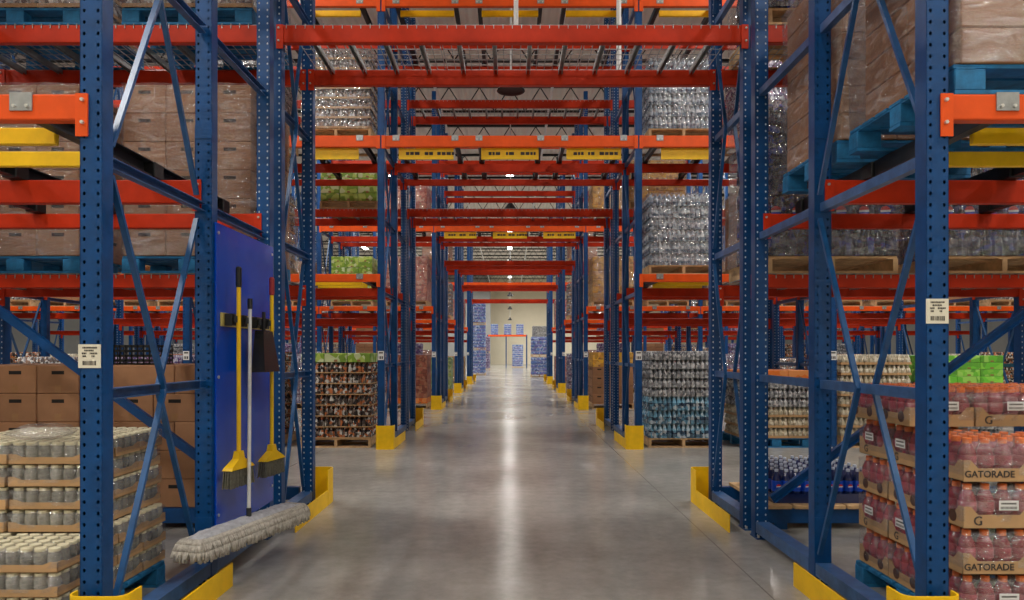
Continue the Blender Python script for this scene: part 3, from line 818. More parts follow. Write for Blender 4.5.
# ---- second row
load(-1, L1, A1(1), FL, [('dark', 7), ('green', 1)], 'dark bottle cases', 'floor stack, second row left', 'wood', False)
load(-1, L3, A1(1), FL, [('purple', 6)], 'purple bottle packs', 'second bay, second row left', 'wood', False)
load(-1, L4, A1(1), FL, [('brick', 5), ('silver', 3)], 'mixed cartons', 'second bay outer, second row left', 'wood', False)
load(-1, L2_, A1(1), FL, [('dark', 8)], 'dark bottle packs', 'outer lane, second row left', 'wood', False)
load(1, L1, A1(1), FL, [('cyan', 3), ('grey', 5)], 'grey-blue drink packs', 'floor stack, second row right', 'wood', False)
load(1, L2_, A1(1), FL, [('cream', 3), ('grey', 3), ('orange', 1)], 'mixed drink cases', 'outer lane, second row right', 'blue', False)
load(1, L3, A1(1), FL, [('cream', 8)], 'cream jar cases', 'second bay, second row right', 'wood', False)
load(1, L4, A1(1), FL, [('grey', 6), ('lime', 4)], 'grey-lime cases', 'second bay outer, second row right', 'wood', False)
load(1, L1, A1(1), AZ[0] + .008, [('water', 6)], 'clear water packs', 'first level, second row right', 'wood', True, topvis=False)
load(1, L2_, A1(1), AZ[0] + .008, [('flat', 7)], 'brown cartons', 'first level outer lane, second row right', 'wood', True, topvis=False)
load(-1, L1, A1(1), AZ[1] + .008, [('silver', 8)], 'silver cans', 'second level, second row left', 'wood', True, topvis=False)
load(-1, L2_, A1(1), AZ[1] + .008, [('grey', 8)], 'grey can cases', 'second level outer lane, second row left', 'wood', True, topvis=False)
load(1, L1, A1(1), AZ[1] + .008, [('water', 6)], 'clear water packs', 'second level, second row right', 'wood', True, topvis=False)
load(1, L2_, A1(1), AZ[1] + .008, [('purple', 5)], 'purple drink packs', 'second level outer lane, second row right', 'wood', True, topvis=False)
load(-1, L2_, A1(1), AZ[0] + .008, [('silver', 8)], 'pink and silver cans', 'first level outer lane, second row left', 'wood', True, topvis=False)
load(-1, L1 + .35, B1(1), BZ[1] + .014, [('green', 4)], 'green cartons', 'back rack, second row left', 'wood', False, topvis=False, D=.95)
load(1, L1 + .1, B1(1), BZ[1] + .014, [('amber', 4)], 'amber cartons', 'on the back rack, second row right', 'wood', True, topvis=False, D=.95)
# ---- third row
load(-1, L1, A1(2), FL, [('orange', 1), ('brick', 7)], 'red-brown cartons', 'floor stack, third row left', 'wood', False)
load(1, L1, A1(2), FL, [('carton', 4), ('amber', 2)], 'amber-brown cartons', 'floor stack, third row right', 'wood', False)
load(-1, L1, A1(2), AZ[0] + .008, [('salmon', 6)], 'salmon cartons', 'first level, third row left', 'wood', True, topvis=False)
load(-1, L2_, A1(2), AZ[0] + .008, [('green', 8)], 'green cartons', 'outer lane, third row left', 'wood', False, topvis=False)
load(1, L1, A1(2), AZ[0] + .008, [('amber', 6)], 'amber cartons', 'first level, third row right', 'wood', True, topvis=False)
load(1, L2_, A1(2), AZ[0] + .008, [('cream', 5)], 'cream jar cases', 'first level outer lane, third row right', 'wood', True, topvis=False)
load(-1, L1, A1(2), AZ[1] + .008, [('salmon', 5)], 'salmon cartons', 'second level, third row left', 'wood', True, topvis=False)
load(1, L1, A1(2), AZ[1] + .008, [('amber', 5)], 'amber cartons', 'second level, third row right', 'wood', True, topvis=False)
for s in (-1, 1):
    for i, (x, kd, n, wh) in enumerate(((L2_, 'silver', 8, 'silver cans'), (L3, 'purple', 6, 'purple drink packs'), (L4, 'dark', 8, 'dark bottle cases'))):
        load(s, x, A1(2), FL, [(kd, n - (i + s) % 2)], wh, f'on the floor, third row {SIDE[s]}', 'wood', True)
    for i, (x, kd, n, wh) in enumerate(((L3, 'flat', 6, 'brown cartons'), (L4, 'silver', 7, 'silver cans'))):
        load(s, x, A1(2), AZ[0] + .008, [(kd, n)], wh, f'second bay first level, third row {SIDE[s]}', 'wood', True, topvis=False)
    # ---- fourth and fifth rows
    load(s, L1, A1(3), FL, [('green' if s < 0 else 'purple', 8 if s < 0 else 6)], 'green cartons' if s < 0 else 'purple drink packs', f'on the floor, fourth row {SIDE[s]}', 'wood', True)
    load(s, L2_, A1(3), FL, [('purple', 6)], 'purple drink packs', f'outer lane floor, fourth row {SIDE[s]}', 'wood', True)
    load(s, L1, A1(3), AZ[0] + .008, [('silver', 8)], 'silver cans', f'first level, fourth row {SIDE[s]}', 'wood', True, topvis=False)
    load(s, L1, A1(3), AZ[1] + .008, [('flat', 6)], 'brown cartons', f'second level, fourth row {SIDE[s]}', 'wood', True, topvis=False)
    load(s, L1, A1(4), FL, [('amber' if s < 0 else 'salmon', 6)], 'amber cartons' if s < 0 else 'salmon cartons', f'on the floor, fifth row {SIDE[s]}', 'wood', True)
    load(s, L1, A1(4), AZ[0] + .008, [('salmon', 6)], 'salmon cartons', f'first level, fifth row {SIDE[s]}', 'wood', True, topvis=False)
    load(s, L3, A1(3), FL, [('pale', 6)], 'pale blue water packs', f'second bay floor, fourth row {SIDE[s]}', 'wood', True)
for s in (-1, 1):
    for k in (1, 2):
        for i, (x, kd, n, wh) in enumerate(((L3, 'flat', 8, 'brown cartons'), (L4, 'silver', 8, 'silver cans'))):
            if k == 1: load(s, x, A1(k), AZ[0] + .008, [(kd, n)], wh, f'{["inner", "outer"][i]} second bay first level, second row {SIDE[s]}', 'wood', True, topvis=False)
    for i, (x, kd, n, wh) in enumerate(((L2_, 'brick', 8, 'red-brown cartons'), (L4, 'grey', 9, 'grey can cases'))):
        load(s, x, A1(3), AZ[0] + .008, [(kd, n)], wh, f'{["first", "second"][i]} bay first level, fourth row {SIDE[s]}', 'wood', True, topvis=False)
    load(s, L4, A1(3), FL, [('dark', 9)], 'dark bottle cases', f'second bay outer floor, fourth row {SIDE[s]}', 'wood', True)
    load(s, L2_, A1(4), FL, [('brick', 9)], 'red-brown cartons', f'outer lane floor, fifth row {SIDE[s]}', 'wood', True)
    load(s, L2_, A1(4), AZ[0] + .008, [('flat', 8)], 'brown cartons', f'outer lane first level, fifth row {SIDE[s]}', 'wood', True, topvis=False)
L5, L6, L7, L8 = 7.73, 9.1, 10.57, 11.94
for s in (-1, 1):
    for x, kd, n, wh, pl in ((L5, 'brick', 8, 'red-brown cartons', 'third bay inner'), (L6, 'grey', 9, 'grey can cases', 'third bay outer'), (L7, 'cream', 8, 'cream jar cases', 'fourth bay inner'), (L8, 'dark', 8, 'dark bottle cases', 'fourth bay outer')):
        load(s, x, A1(2), FL, [(kd, n)], wh, f'floor, {pl}, third row {SIDE[s]}', 'wood', True, film=False)
        load(s, x, A1(2), AZ[0] + .008, [('silver' if kd != 'cream' else 'flat', 6)], 'silver cans' if kd != 'cream' else 'brown cartons', f'first level {pl}, third row {SIDE[s]}', 'wood', True, topvis=False, film=False)
    for x, kd, n, n2, wh, pl in ((L2_, 'purple', 8, 3, 'purple drink packs', 'first bay'), (L3, 'flat', 10, 4, 'brown cartons', 'second bay inner'), (L4, 'silver', 11, 5, 'silver cans', 'second bay outer'), (L5, 'purple', 8, 3, 'purple drink packs', 'third bay inner'), (L6, 'brick', 10, 4, 'red-brown cartons', 'third bay outer'), (L7, 'dark', 10, 4, 'dark bottle cases', 'fourth bay inner'), (L8, 'grey', 12, 4, 'grey can cases', 'fourth bay outer')):
        load(s, x, B1(3), FL, [(kd, n)], wh, f'back floor, {pl}, fourth row {SIDE[s]}', 'wood', True, film=False, D=.85)
        load(s, x, B1(3), BZ[0] + .014, [(kd, n2)], wh, f'back level, {pl}, fourth row {SIDE[s]}', 'wood', True, film=False, D=.85, topvis=False)
# ---- open floor beyond the racks
def far_stack(x, y, tiers, kd, per, wh, place, W=1.04):
    z = 0
    for t in range(tiers):
        s = 1 if x > 0 else -1
        load(s, abs(x) - W / 2 if abs(x) > W / 2 else .01, y, z, [(kd, per)], wh, f'{ORD[t]} tier, {place}', 'wood', True, topvis=(t == tiers - 1), film=False)
        z += .14 + K[kd][4] * per + .012
far_stack(-2.05, 44, 3, 'pale', 7, 'pale blue water packs', 'tall left stack beyond racks')
far_stack(-2.15, 57, 2, 'purple', 6, 'purple drink packs', 'second left stack beyond racks')
far_stack(1.75, 40.5, 2, 'pale', 5, 'pale blue water packs', 'near right stack beyond racks')
far_stack(2.1, 49, 3, 'grey', 7, 'grey can cases', 'far right stack beyond racks')
# low rack by the far wall with three loads on top
r = thing('low_rack', 'low blue and orange rack at the far end of the tunnel', 'low rack', (0, 66, 0))
for x in (-2.1, -.35, 1.6): put('post', MB().box(x - .05, x + .05, 0, .08, 0, 3.1).box(x - .05, x + .05, 1.0, 1.08, 0, 3.1).box(x - .02, x + .02, .08, 1.0, 1.4, 1.45).mesh('post', BLUE), r)
put('beam', MB().box(-2.05, 1.55, -.06, 0, 2.95, 3.1).mesh('beam', ORANGE), r); put('beam', MB().box(-2.05, 1.55, 1.08, 1.14, 2.95, 3.1).mesh('beam', ORANGE), r)
put('deck', MB().box(-2.05, 1.55, 0, 1.08, 3.08, 3.1).mesh('deck', BOARD), r)
for i, x in enumerate((-1.35, -.02, 1.05)):
    s = 1 if x > 0 else -1
    wd = .9
    xc = (-1.45, -.2, .95)[i]
    root = thing('wrapped_load', f'pale blue water load on the far low rack, {ORD[i]} from left', 'pallet load', (xc, 66.05, 3.1))
    nm, me, w, d, h = K['pale']
    for l in range(5):
        for c in range(2):
            put(nm, me, root, (-.35 / 2 + c * .35, 0.02, l * .205)); put(nm, me, root, (-.35 / 2 + c * .35, 0.3, l * .205))
far_stack(.75, 66.1, 1, 'pale', 10, 'pale blue water packs', 'under the far low rack', 1.04)

# ------------------------------------------------------------------ near left: trays of jars
JAR = MB().lathe([(.026, 0), (.0295, .006), (.0295, .074), (.0245, .086), (.0235, .09)], 14).mesh('jar', JARG, True)
JLID = MB().lathe([(.0255, .089), (.0262, .092), (.0262, .103), (.0245, .1055)], 14).mesh('lid', LID, False)
TRW, TRD = .396, .252
def tray_mesh(w, d, h, corner):
    m = MB(); t = .003
    m.box(-w / 2, w / 2, 0, d, 0, t)
    def side(p, q, n):
        # wall with raised corners: polygon extruded by t
        p, q = Vector(p), Vector(q); L = (q - p).length; u = (q - p) / L; nn = Vector(n)
        pr = [(0, 0), (L, 0), (L, corner), (L - .035, corner), (L - .07, h), (.07, h), (.035, corner), (0, corner)]
        vs = [p + u * a + Vector((0, 0, b)) for a, b in pr] + [p + u * a + Vector((0, 0, b)) + nn * t for a, b in pr]
        k = len(pr)
        m.add(vs, [tuple(range(k))[::-1], tuple(range(k, 2 * k))] + [(i, (i + 1) % k, k + (i + 1) % k, k + i) for i in range(k)])
    side((-w / 2, 0, 0), (w / 2, 0, 0), (0, 1, 0)); side((-w / 2, d, 0), (w / 2, d, 0), (0, -1, 0))
    side((-w / 2, 0, 0), (-w / 2, d, 0), (1, 0, 0)); side((w / 2, 0, 0), (w / 2, d, 0), (-1, 0, 0))
    return m.mesh('tray', CARDL)
JTRAY = tray_mesh(TRW, TRD, .036, .05)
def tight_film(w, d, z0, z1, seed):
    rnd = random.Random(seed); m = MB(); nx, ny = 10, 8; vs = []
    for j in range(ny + 1):
        for i in range(nx + 1):
            e = i in (0, nx) or j in (0, ny)
            vs.append((-w / 2 + w * i / nx, d * j / ny, z1 - (.012 if e else 0) + rnd.uniform(-.0015, .0015)))
    fs = [(j * (nx + 1) + i, j * (nx + 1) + i + 1, (j + 1) * (nx + 1) + i + 1, (j + 1) * (nx + 1) + i) for j in range(ny) for i in range(nx)]
    per = [i for i in range(nx + 1)] + [j * (nx + 1) + nx for j in range(1, ny + 1)] + [ny * (nx + 1) + i for i in range(nx - 1, -1, -1)] + [j * (nx + 1) for j in range(ny - 1, 0, -1)]
    b = len(vs); n = len(per)
    for zf in (.5, 0):
        vs += [(vs[i][0] * 1.004 + rnd.uniform(-.002, .002), vs[i][1] + rnd.uniform(-.002, .002), z0 + (z1 - z0) * zf) for i in per]
    fs += [(per[(k + 1) % n], per[k], b + k, b + (k + 1) % n) for k in range(n)] + [(b + (k + 1) % n, b + k, b + n + k, b + n + (k + 1) % n) for k in range(n)]
    return m.add(vs, fs).mesh('shrink_film', CLEAR, True)
JFILMS = [tight_film(TRW + .002, TRD + .002, .02, .109, q) for q in range(3)]
def jar_tray(x, y, z, label, full, flip):
    r = thing('jar_tray', label, 'tray of jars', (x, y, z), 'jar trays', random.uniform(-.004, .004))
    put('tray', JTRAY, r)
    for j in range(4):
        for i in range(6):
            inner = i == (5 if x < 0 else 0)
            if not (full or j == 0 or inner or (flip and j == 3)): continue
            o = put('jar', JAR, r, (-TRW / 2 + .033 + i * .066, .032 + j * .0625, .004))
            put('lid', JLID, o)
    put('shrink_film', random.choice(JFILMS), r)
PX, PY = -2.11, 3.27
pallet(PX - .52, PY, 0, 'blue', 1.06, 1.0, 'blue pallet under the trays of jars, nearest row left', 'pallets')
LH = .1155
for l in range(7):
    lo = l < 3
    for c in range(2):
        for r in range(4):
            if not lo and r == 0: continue
            top = (l == 2 and r <= 1) or l == 6
            if not (c == 0 or r == (0 if lo else 1) or top): continue
            sh = 0 if lo else .07 + .02 * (l % 2)
            jar_tray(PX - .205 - c * .412 - sh * .5 + random.uniform(-.004, .004), PY + .004 + r * .258 + (.0 if lo else .03) , .14 + l * LH,
                     f'tray of cream-lidded jars, {ORD[l]} layer, {"aisle" if c == 0 else "inner"} column, {ORD[r]} from front', top, False)
o = put('crumpled_wrap', None or MB().lathe([(.02, 0), (.12, .005), (.15, .03), (.11, .06), (.05, .075), (.01, .07)], 14).mesh('crumpled_wrap', FILM, True), None, (PX - .3, PY + .34, .14 + 7 * LH + .003))
for v in o.data.vertices: v.co += Vector((random.uniform(-.02, .02), random.uniform(-.02, .02), random.uniform(0, .015)))
tag(o, 'crumpled clear plastic wrap lying on top of the jar trays', 'plastic wrap')
# black crates on the brown cartons
def crate_mesh():
    m = MB().box(-.2, .2, 0, .3, 0, .01)
    for z in (.02, .06, .1, .14): m.box(-.2, .2, 0, .008, z, z + .02); m.box(-.2, .2, .292, .3, z, z + .02); m.box(-.2, -.192, 0, .3, z, z + .02); m.box(.192, .2, 0, .3, z, z + .02)
    for i in range(9): x = -.2 + i * .049; m.box(x, x + .012, 0, .006, 0, .16)
    for i in range(7): yy = i * .048; m.box(-.2, -.194, yy, yy + .012, 0, .16); m.box(.194, .2, yy, yy + .012, 0, .16)
    return m.mesh('black_crate', BLACK)
CR = crate_mesh()

# ------------------------------------------------------------------ near right: trays of red sports drink
BH = .2
BOT = MB().lathe([(.034, 0), (.039, .006), (.039, .05), (.036, .06), (.039, .07), (.0395, .118), (.036, .14), (.022, .168), (.0165, .174)], 14).mesh('bottle', SPORT, True)
SLEEVE = MB().lathe([(.0398, .072), (.0402, .074), (.0402, .116), (.0398, .118)], 14).mesh('sleeve', SLAB, True)
BCAP = MB().lathe([(.019, .172), (.0195, .174), (.0195, .196), (.018, .199)], 14).mesh('cap', ORCAP)
GW, GD, GH = .336, .32, .218
GTRAY = tray_mesh(GW, GD, .062, .1)
GFILMS = [tight_film(GW + .002, GD + .002, .03, .205, 10 + q) for q in range(3)]
GLAB = MB().box(-.046, .046, -.0015, 0, 0, .046).mesh('price_label', WHITE)
GLABI = MB()
for i in range(13): GLABI.box(-.038 + i * .006, -.038 + i * .006 + .0028, -.0022, -.0015, .006, .018)
for i in range(9): GLABI.box(-.036 + i * .008, -.036 + i * .008 + .006, -.0022, -.0015, .028, .036)
GLABI = GLABI.mesh('barcode', INK)
def text_mesh(body, size):
    cu = bpy.data.curves.new(body, 'FONT'); cu.body = body; cu.size = size; cu.extrude = .0006; cu.align_x = 'CENTER'; cu.align_y = 'CENTER'
    cu.materials.append(INK); cu.resolution_u = 3; cu.offset = .0008
    o = bpy.data.objects.new('tmp', cu); C.objects.link(o); bpy.context.view_layer.update()
    me = bpy.data.meshes.new_from_object(o.evaluated_get(bpy.context.evaluated_depsgraph_get()))
    bpy.data.objects.remove(o); me.name = 'lettering'
    return me
TW = text_mesh('GATORADE', .044); TG = text_mesh('G', .06)
def bolt_mesh():
    return MB().add([(.004, 0, .02), (-.008, 0, -.002), (-.001, 0, -.002), (-.004, 0, -.02), (.009, 0, .004), (.002, 0, .004),
                     (.004, -.0012, .02), (-.008, -.0012, -.002), (-.001, -.0012, -.002), (-.004, -.0012, -.02), (.009, -.0012, .004), (.002, -.0012, .004)],
                    [(0, 1, 2, 3, 4, 5), (11, 10, 9, 8, 7, 6)] + [(i, (i + 1) % 6, 6 + (i + 1) % 6, 6 + i) for i in range(6)]).mesh('lightning_mark', ORCAP)
BM = bolt_mesh(); BM.materials[0] = CARDL
OVAL = MB().lathe([(.03, 0), (.03, .0012)], 18).mesh('round_hole', pmat('cutout_shade', srgb(84, 54, 40), .7))  # flat disc, the dark inside a tray cut-out put into its colour
def letter(name, cu, parent, loc, side):
    o = put(name, cu, parent, loc)
    o.rotation_euler = (PI / 2, 0, 0) if side == 'front' else (PI / 2, 0, -PI / 2)
    return o
def drink_tray(x, y, z, label, front, side_, full, word, lab):
    r = thing('drink_tray', label, 'tray of drinks', (x, y, z), 'drink trays', random.uniform(-.004, .004))
    put('tray', GTRAY, r)
    for j in range(4):
        for i in range(4):
            if not (full or j == 0 or i == 0): continue
            o = put('bottle', BOT, r, (-GW / 2 + .043 + i * .0835, .041 + j * .0795, .004))
            put('sleeve', SLEEVE, o); put('cap', BCAP, o)
    put('shrink_film', random.choice(GFILMS), r)
    if front:
        if word: letter('lettering', TW, r, (-.045, -.001, .034), 'front')
        else:
            letter('lettering', TG, r, (-.1, -.001, .032), 'front')
            put('lightning_mark', BM, r, (-.098, -.0015, .034))
        if lab:
            p = put('price_label', GLAB, r, (.04, -.006, .085)); put('barcode', GLABI, p)
    if side_:
        if word:
            p = put('price_label', GLAB, r, (-GW / 2 - .006, GD * .6, .09)); p.rotation_euler = (0, 0, -PI / 2); put('barcode', GLABI, p)
            letter('lettering', TG, r, (-GW / 2 - .001, GD * .75, .034), 'side')
        else:
            for q in (.25, .75):
                o = put('round_hole', OVAL, r, (-GW / 2 - .0004, GD * q, .045)); o.rotation_euler = (0, -PI / 2, 0)
GX, GY = 2.12, 3.28
pallet(GX + .52, GY, 0, 'blue', 1.06, 1.0, 'blue pallet under the trays of red sports drink, nearest row right', 'pallets')
for l in range(5):
    for c in range(3):
        for rr in range(3):
            if l == 4 and rr == 0: continue
            yy = GY + .004 + rr * .329 + (.06 if l == 4 else 0)
            f = rr == (1 if l == 4 else 0)
            full = (l == 3 and rr <= 1) or l == 4
            if not (c == 0 or f or (l == 4)): continue
            xj = random.uniform(-.003, .003) if l < 4 else -.03
            drink_tray(GX + .176 + c * .346 + xj, yy, .141 + l * GH, f'tray of red sports drink, {ORD[l]} layer, {ORD[c]} from aisle, {ORD[rr]} from front', f, c == 0, full, (l % 2 == 1) if l < 4 else False, (l % 2 == 0))

# ------------------------------------------------------------------ blue soda bottles on the floor beam, right
q_ = .84
SB = MB().lathe([(r * q_ * .98, z * q_) for r, z in [(.04, 0), (.047, .012), (.047, .1), (.045, .13), (.047, .16), (.047, .2), (.035, .245), (.016, .28), (.0145, .285)]], 12,
                mis=[0, 0, 1, 1, 1, 0, 0, 0, 0]).mesh('soda_bottle', [COLA, COLAL], True)
SC = MB().lathe([(r * q_, z * q_) for r, z in [(.0175, .283), (.018, .285), (.018, .305), (.0165, .308)]], 12).mesh('cap', COLAC)
def emblem_mesh():
    m = MB(); n = 20; R = .02
    def cap(a0, a1, mi, mid):
        pts = [(R * math.cos(a0 + (a1 - a0) * i / n), R * math.sin(a0 + (a1 - a0) * i / n)) for i in range(n + 1)]
        m.add([(x, 0, z) for x, z in pts] + [(x, -.001, z) for x, z in pts], [tuple(range(n + 1)), tuple(range(n + 1, 2 * n + 2))[::-1]] + [(i, (i + 1) % (n + 1), n + 1 + (i + 1) % (n + 1), n + 1 + i) for i in range(n + 1)], mi)
    cap(.25, PI - .15, 0, 0); cap(PI + .25, 2 * PI - .15, 2, 0)
    pts = [(R * math.cos(a), R * math.sin(a)) for a in (-.15, .05, .25, PI - .15, PI + .05, PI + .25)]
    m.add([(x, 0, z) for x, z in pts] + [(x, -.001, z) for x, z in pts], [tuple(range(6))[::-1], tuple(range(6, 12))] + [(i, (i + 1) % 6, 6 + (i + 1) % 6, 6 + i) for i in range(6)], 1)
    return m.mesh('round_emblem', [RED, WHITE, COLAL])
EM = emblem_mesh()
SX, SY = 2.06, Y0[0] + BOFF[0] + .05
r = thing('plank_deck', 'wooden planks on the low blue beams under the blue soda bottles', 'plank deck', (SX + .5, SY - .03, .166))
for i in range(5): put('plank', MB().cbox(-.52 + i * .21, -.52 + i * .21 + .19, -.05, .95, 0, .03, .003).mesh('plank', WOOD), r)
def soda_crate_mesh():
    m = MB().box(-.2, .2, 0, .2, 0, .006); 
    for a in ((-.2, .2, 0, .005), (-.2, .2, .195, .2), (-.2, -.195, 0, .2), (.195, .2, 0, .2)): m.box(*a, .006, .075)
    return m.mesh('shell', COLA)
SCR = soda_crate_mesh()
for a in range(2):
    for b in range(4):
        r = thing('soda_crate', f'dark blue crate of blue-labelled soda bottles, {["inner", "outer"][a]} column, {ORD[b]} from the front', 'crate of bottles', (SX + .25 + a * .42, SY + b * .21, .197), 'soda crates')
        put('shell', SCR, r)
        for i in range(5):
            for j in range(2):
                o = put('bottle', SB, r, (-.157 + i * .0785, .052 + j * .096, .007), random.uniform(-.1, .1)); put('cap', SC, o)
                if b == 0 and j == 0: put('round_emblem', EM, o, (0, -.0395, .122))

EMB = EM.copy(); EMB.transform(Matrix.Scale(2.0, 4))
for o in [q for q in bpy.data.objects if q.name.startswith('cola_pack') and q.parent and abs(q.parent.location.z - BZ[0] - .154) < .01 and q.location.y < .05 and .2 < q.location.z < .3]:
    for xx in (-.1, .07): put('round_emblem', EMB, o, (xx, -.002, .11))
# black crates and small carton on the left cartons
for i, x in enumerate((-3.12,)):
    o = put('black_crate', CR, None, (x, B1(0) + .2, .167 + 5 * .227 + .003))
    tag(o, ['black slatted plastic crate on the brown cartons beside the left frame', 'black slatted plastic crate on the outer brown cartons'][i], 'crate')

# ------------------------------------------------------------------ blue panel with the cleaning tools
PXX = -1.795
YA, YB_ = Y0[0] + 1.17, Y0[0] + 2.2
r = thing('tool_board', 'glossy blue plastic sheet fixed to the left frame beside the brooms', 'panel', (PXX, 0, 0))
put('sheet', MB().cbox(-.012, 0, YA, YB_, .28, 2.2, .002).mesh('sheet', PANEL), r)
m = MB()
for yy in (YA + .03, YB_ - .03):
    for z in (.4, 1.25, 2.14): m.tube((0, yy, z), (.006, yy, z), .01, 8)
put('screw_heads', m.mesh('screw_heads', BOLT), r)
ry0, ry1, rz = 4.33, 5.29, 1.62
r = thing('tool_holder', 'tool holder rail with grip clips on the blue panel', 'tool holder', (PXX, 0, 0))
put('rail', MB().cbox(.001, .016, ry0, ry1, rz - .055, rz + .03, .003).mesh('rail', pmat('rail_cream', srgb(190, 172, 96), .5)), r)
for i, yy in enumerate((4.39, 4.58, 4.81, 5.0)):
    g = put('clip', MB().cbox(.016, .068, yy - .03, yy + .03, rz - .05, rz + .025, .004).mesh('clip', BLACK), r)
    put('roller', MB().tube((.086, yy - .029, rz - .03), (.086, yy - .029, rz + .01), .012, 10).tube((.086, yy + .029, rz - .03), (.086, yy + .029, rz + .01), .012, 10).mesh('roller', DARK), g)
YPL = pmat('yellow_handle', srgb(236, 190, 10), .35, vary=.08)
BRIS = pmat('grey_bristle', srgb(98, 96, 84), .9, vary=.35, scale=60)
def broom(x, y, z0, z1, label, tipm):
    r = thing('broom', label, 'broom', (x, y, 0), None, -.2)
    put('handle', MB().tube((0, 0, z0 + .18), (0, 0, z1 - .12), .0135, 12).mesh('handle', YPL), r)
    put('grip', MB().lathe([(.015, z1 - .13), (.018, z1 - .12), (.018, z1 - .01), (.012, z1)], 12).mesh('grip', tipm), r)
    h = MB()
    # flared head: ferrule widening to the brush block
    for a, b, w0, w1, d0, d1 in ((z0 + .22, z0 + .175, .022, .03, .02, .024), (z0 + .175, z0 + .13, .03, .11, .024, .03), (z0 + .13, z0 + .112, .11, .125, .03, .034)):
        vs = [(-d0, -w0, a), (d0, -w0, a), (d0, w0, a), (-d0, w0, a), (-d1, -w1, b), (d1, -w1, b), (d1, w1, b), (-d1, w1, b)]
        h.add(vs, [(0, 1, 2, 3), (7, 6, 5, 4), (0, 4, 5, 1), (1, 5, 6, 2), (2, 6, 7, 3), (3, 7, 4, 0)])
    put('brush_head', h.mesh('brush_head', YPL), r)
    b = MB()
    for i in range(40):
        for j in range(4):
            yy = -.12 + i * .006 + random.uniform(-.002, .002); xx = -.024 + j * .016
            b.bar((xx, yy, z0 + .115), (xx * 1.15 + random.uniform(-.004, .004), yy * 1.1 + random.uniform(-.004, .004), z0 + random.uniform(0, .008)), .0055, .0055, (0, 1, 0))
    o = put('bristles', b.mesh('bristles', BRIS), r); o['kind'] = 'stuff'
broom(-1.70, 4.39, .565, 1.94, 'yellow broom with a black grip hanging nearest on the blue panel', BLACK)
broom(-1.70, 5.0, .527, 1.94, 'yellow broom hanging at the far edge of the blue panel', pmat('red_grip', srgb(150, 40, 40), .5))
# dust pan
r = thing('dust_pan', 'black lobby dust pan hanging beside the far broom', 'dust pan', (-1.69, 4.81, 0))
put('pan', MB().add([(-.03, -.15, 1.27), (.06, -.15, 1.27), (.03, -.09, 1.55), (-.03, -.09, 1.55), (-.03, .15, 1.27), (.06, .15, 1.27), (.03, .09, 1.55), (-.03, .09, 1.55)],
                    [(0, 1, 2, 3), (7, 6, 5, 4), (0, 4, 5, 1), (1, 5, 6, 2), (2, 6, 7, 3), (3, 7, 4, 0)]).mesh('pan', pmat('black_gloss', srgb(30, 30, 30), .25)), r)
put('handle', MB().tube((0, .0, 1.55), (0, .0, 1.68), .012, 10).mesh('handle', BLACK), r)
# dust mop
mx0, my0, mx1, my1 = -1.765, 3.88, -1.485, 4.84
mcx, mcy, mz = (mx0 + mx1) / 2, (my0 + my1) / 2, .325
ang = math.atan2(my1 - my0, mx1 - mx0); ml = math.hypot(mx1 - mx0, my1 - my0)
r = thing('dust_mop', 'grey dust mop with a fringed head hanging low beside the rack', 'dust mop', (mcx, mcy, mz), None, ang)
m = MB(); nx, ny = 36, 10; vs = []
YARN = pmat('mop_yarn', srgb(176, 170, 160), .95, vary=.3, scale=40, bump=.6)
for top in (1, 0):
    for j in range(ny + 1):
        for i in range(nx + 1):
            u, v = i / nx * 2 - 1, j / ny * 2 - 1
            ed = max(abs(u) ** 8, abs(v) ** 4)
            z = (.06 * (1 - ed * .7) if top else -.01 * (1 - ed)) + random.uniform(-.004, .004)
            vs.append((u * ml / 2, v * .068 + random.uniform(-.003, .003), z))
fs = []; st = (nx + 1) * (ny + 1)
for j in range(ny):
    for i in range(nx):
        a = j * (nx + 1) + i; fs += [(a, a + 1, a + nx + 2, a + nx + 1), (st + a + nx + 1, st + a + nx + 2, st + a + 1, st + a)]
per = [i for i in range(nx + 1)] + [j * (nx + 1) + nx for j in range(1, ny + 1)] + [ny * (nx + 1) + i for i in range(nx - 1, -1, -1)] + [j * (nx + 1) for j in range(ny - 1, 0, -1)]
n = len(per); fs += [(per[(k + 1) % n], per[k], st + per[k], st + per[(k + 1) % n]) for k in range(n)]
put('mop_pad', m.add(vs, fs).mesh('mop_pad', pmat('mop_cloth', srgb(168, 170, 176), .95, vary=.25, scale=25, bump=.6), True), r)
f = MB()
def yarn(x, y, dx, dy):
    ln = random.uniform(.05, .085); k = random.uniform(-.015, .015)
    p = [(x, y, .035), (x + dx * .025 + k * .4 * abs(dy), y + dy * .025, .015), (x + dx * .042 + k * abs(dy), y + dy * .042, -.02), (x + dx * .045 + k * 1.6, y + dy * .045, -ln)]
    for a, b in zip(p, p[1:]): f.tube(a, b, .0068, 5)
for i in range(150):
    u = -ml / 2 + ml * i / 149
    yarn(u, -.06, 0, -1); yarn(u, .06, 0, .9)
    yarn(u, -.045, 0, -1.1)
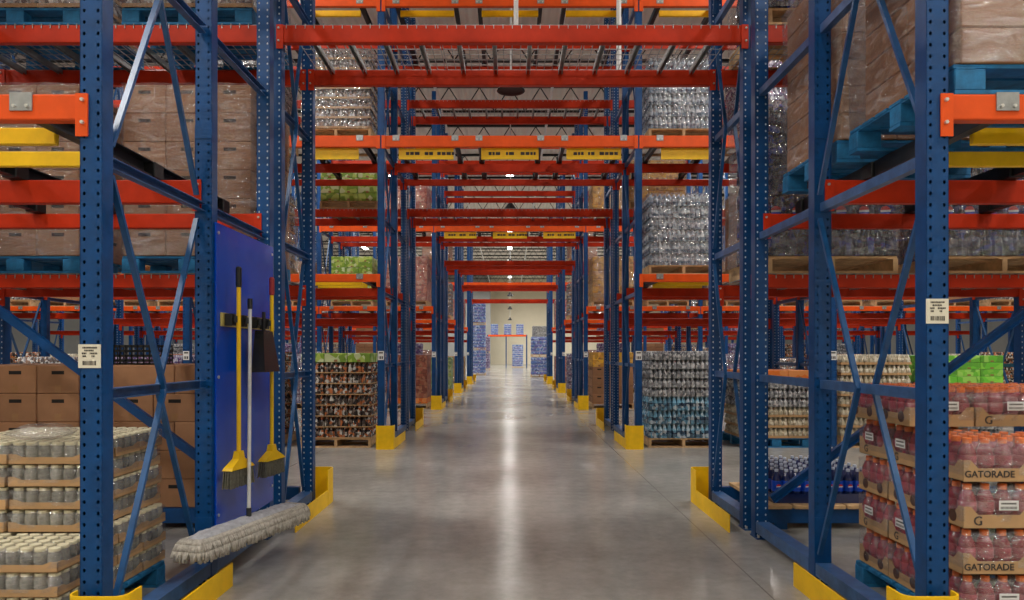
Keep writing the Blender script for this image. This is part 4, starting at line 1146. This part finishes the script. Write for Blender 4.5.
for i in range(26):
    v = -.066 + .132 * i / 25
    for q in (0, .016): yarn(-ml / 2 + q, v, -1, v * 6); yarn(ml / 2 - q, v, 1, v * 6)
for cx, sx_ in ((-ml / 2 + .012, -1), (ml / 2 - .012, 1)):
    for cy in (-1, 1):
        for i in range(14):
            t = i / 13 * PI / 2; yarn(cx, cy * .05, sx_ * math.cos(t), cy * math.sin(t)); yarn(cx - sx_ * .01, cy * .045, sx_ * math.cos(t) * 1.1, cy * math.sin(t) * 1.1)
o = put('fringe', f.mesh('fringe', YARN, True), r); o['kind'] = 'stuff'
put('swivel', MB().tube((0, 0, .04), (0, 0, .11), .016, 10).bar((-.05, 0, .052), (.05, 0, .052), .03, .01).mesh('swivel', DARK), r)
hx, hy = -1.70 - mcx, 4.58 - mcy
HT = Vector((hx * math.cos(-ang) - hy * math.sin(-ang), hx * math.sin(-ang) + hy * math.cos(-ang), 1.36))
HT_ = HT * 1.05
put('handle', MB().tube((0, 0, .1), HT, .0115, 12).mesh('handle', pmat('pale_handle', srgb(205, 206, 205), .35)), r)
put('grip', MB().tube(HT, HT_, .016, 12).mesh('grip', BLACK), r)

# ------------------------------------------------------------------ camera, world, colour
cam = bpy.data.cameras.new('camera'); co = bpy.data.objects.new('camera', cam); C.objects.link(co)
co.location = (0, 0, 1.40); co.rotation_euler = (PI / 2, 0, 0)
cam.sensor_width = 36; cam.lens = 700 / 1024 * 36; cam.shift_x = 2.2 / 1024; cam.shift_y = 52.8 / 1024; cam.clip_end = 300; cam.clip_start = .05
S.camera = co
w = bpy.data.worlds.new('world'); S.world = w; w.use_nodes = True
w.node_tree.nodes['Background'].inputs[0].default_value = (.8, .88, 1, 1); w.node_tree.nodes['Background'].inputs[1].default_value = .3
S.view_settings.view_transform = 'Standard'; S.view_settings.look = 'None'; S.view_settings.gamma = 1; S.view_settings.use_curve_mapping = False
S.view_settings.exposure = .32
S.cycles.use_denoising = True
S.cycles.max_bounces = 8; S.cycles.diffuse_bounces = 4; S.cycles.glossy_bounces = 3; S.cycles.transparent_max_bounces = 12
S.cycles.sample_clamp_indirect = 6
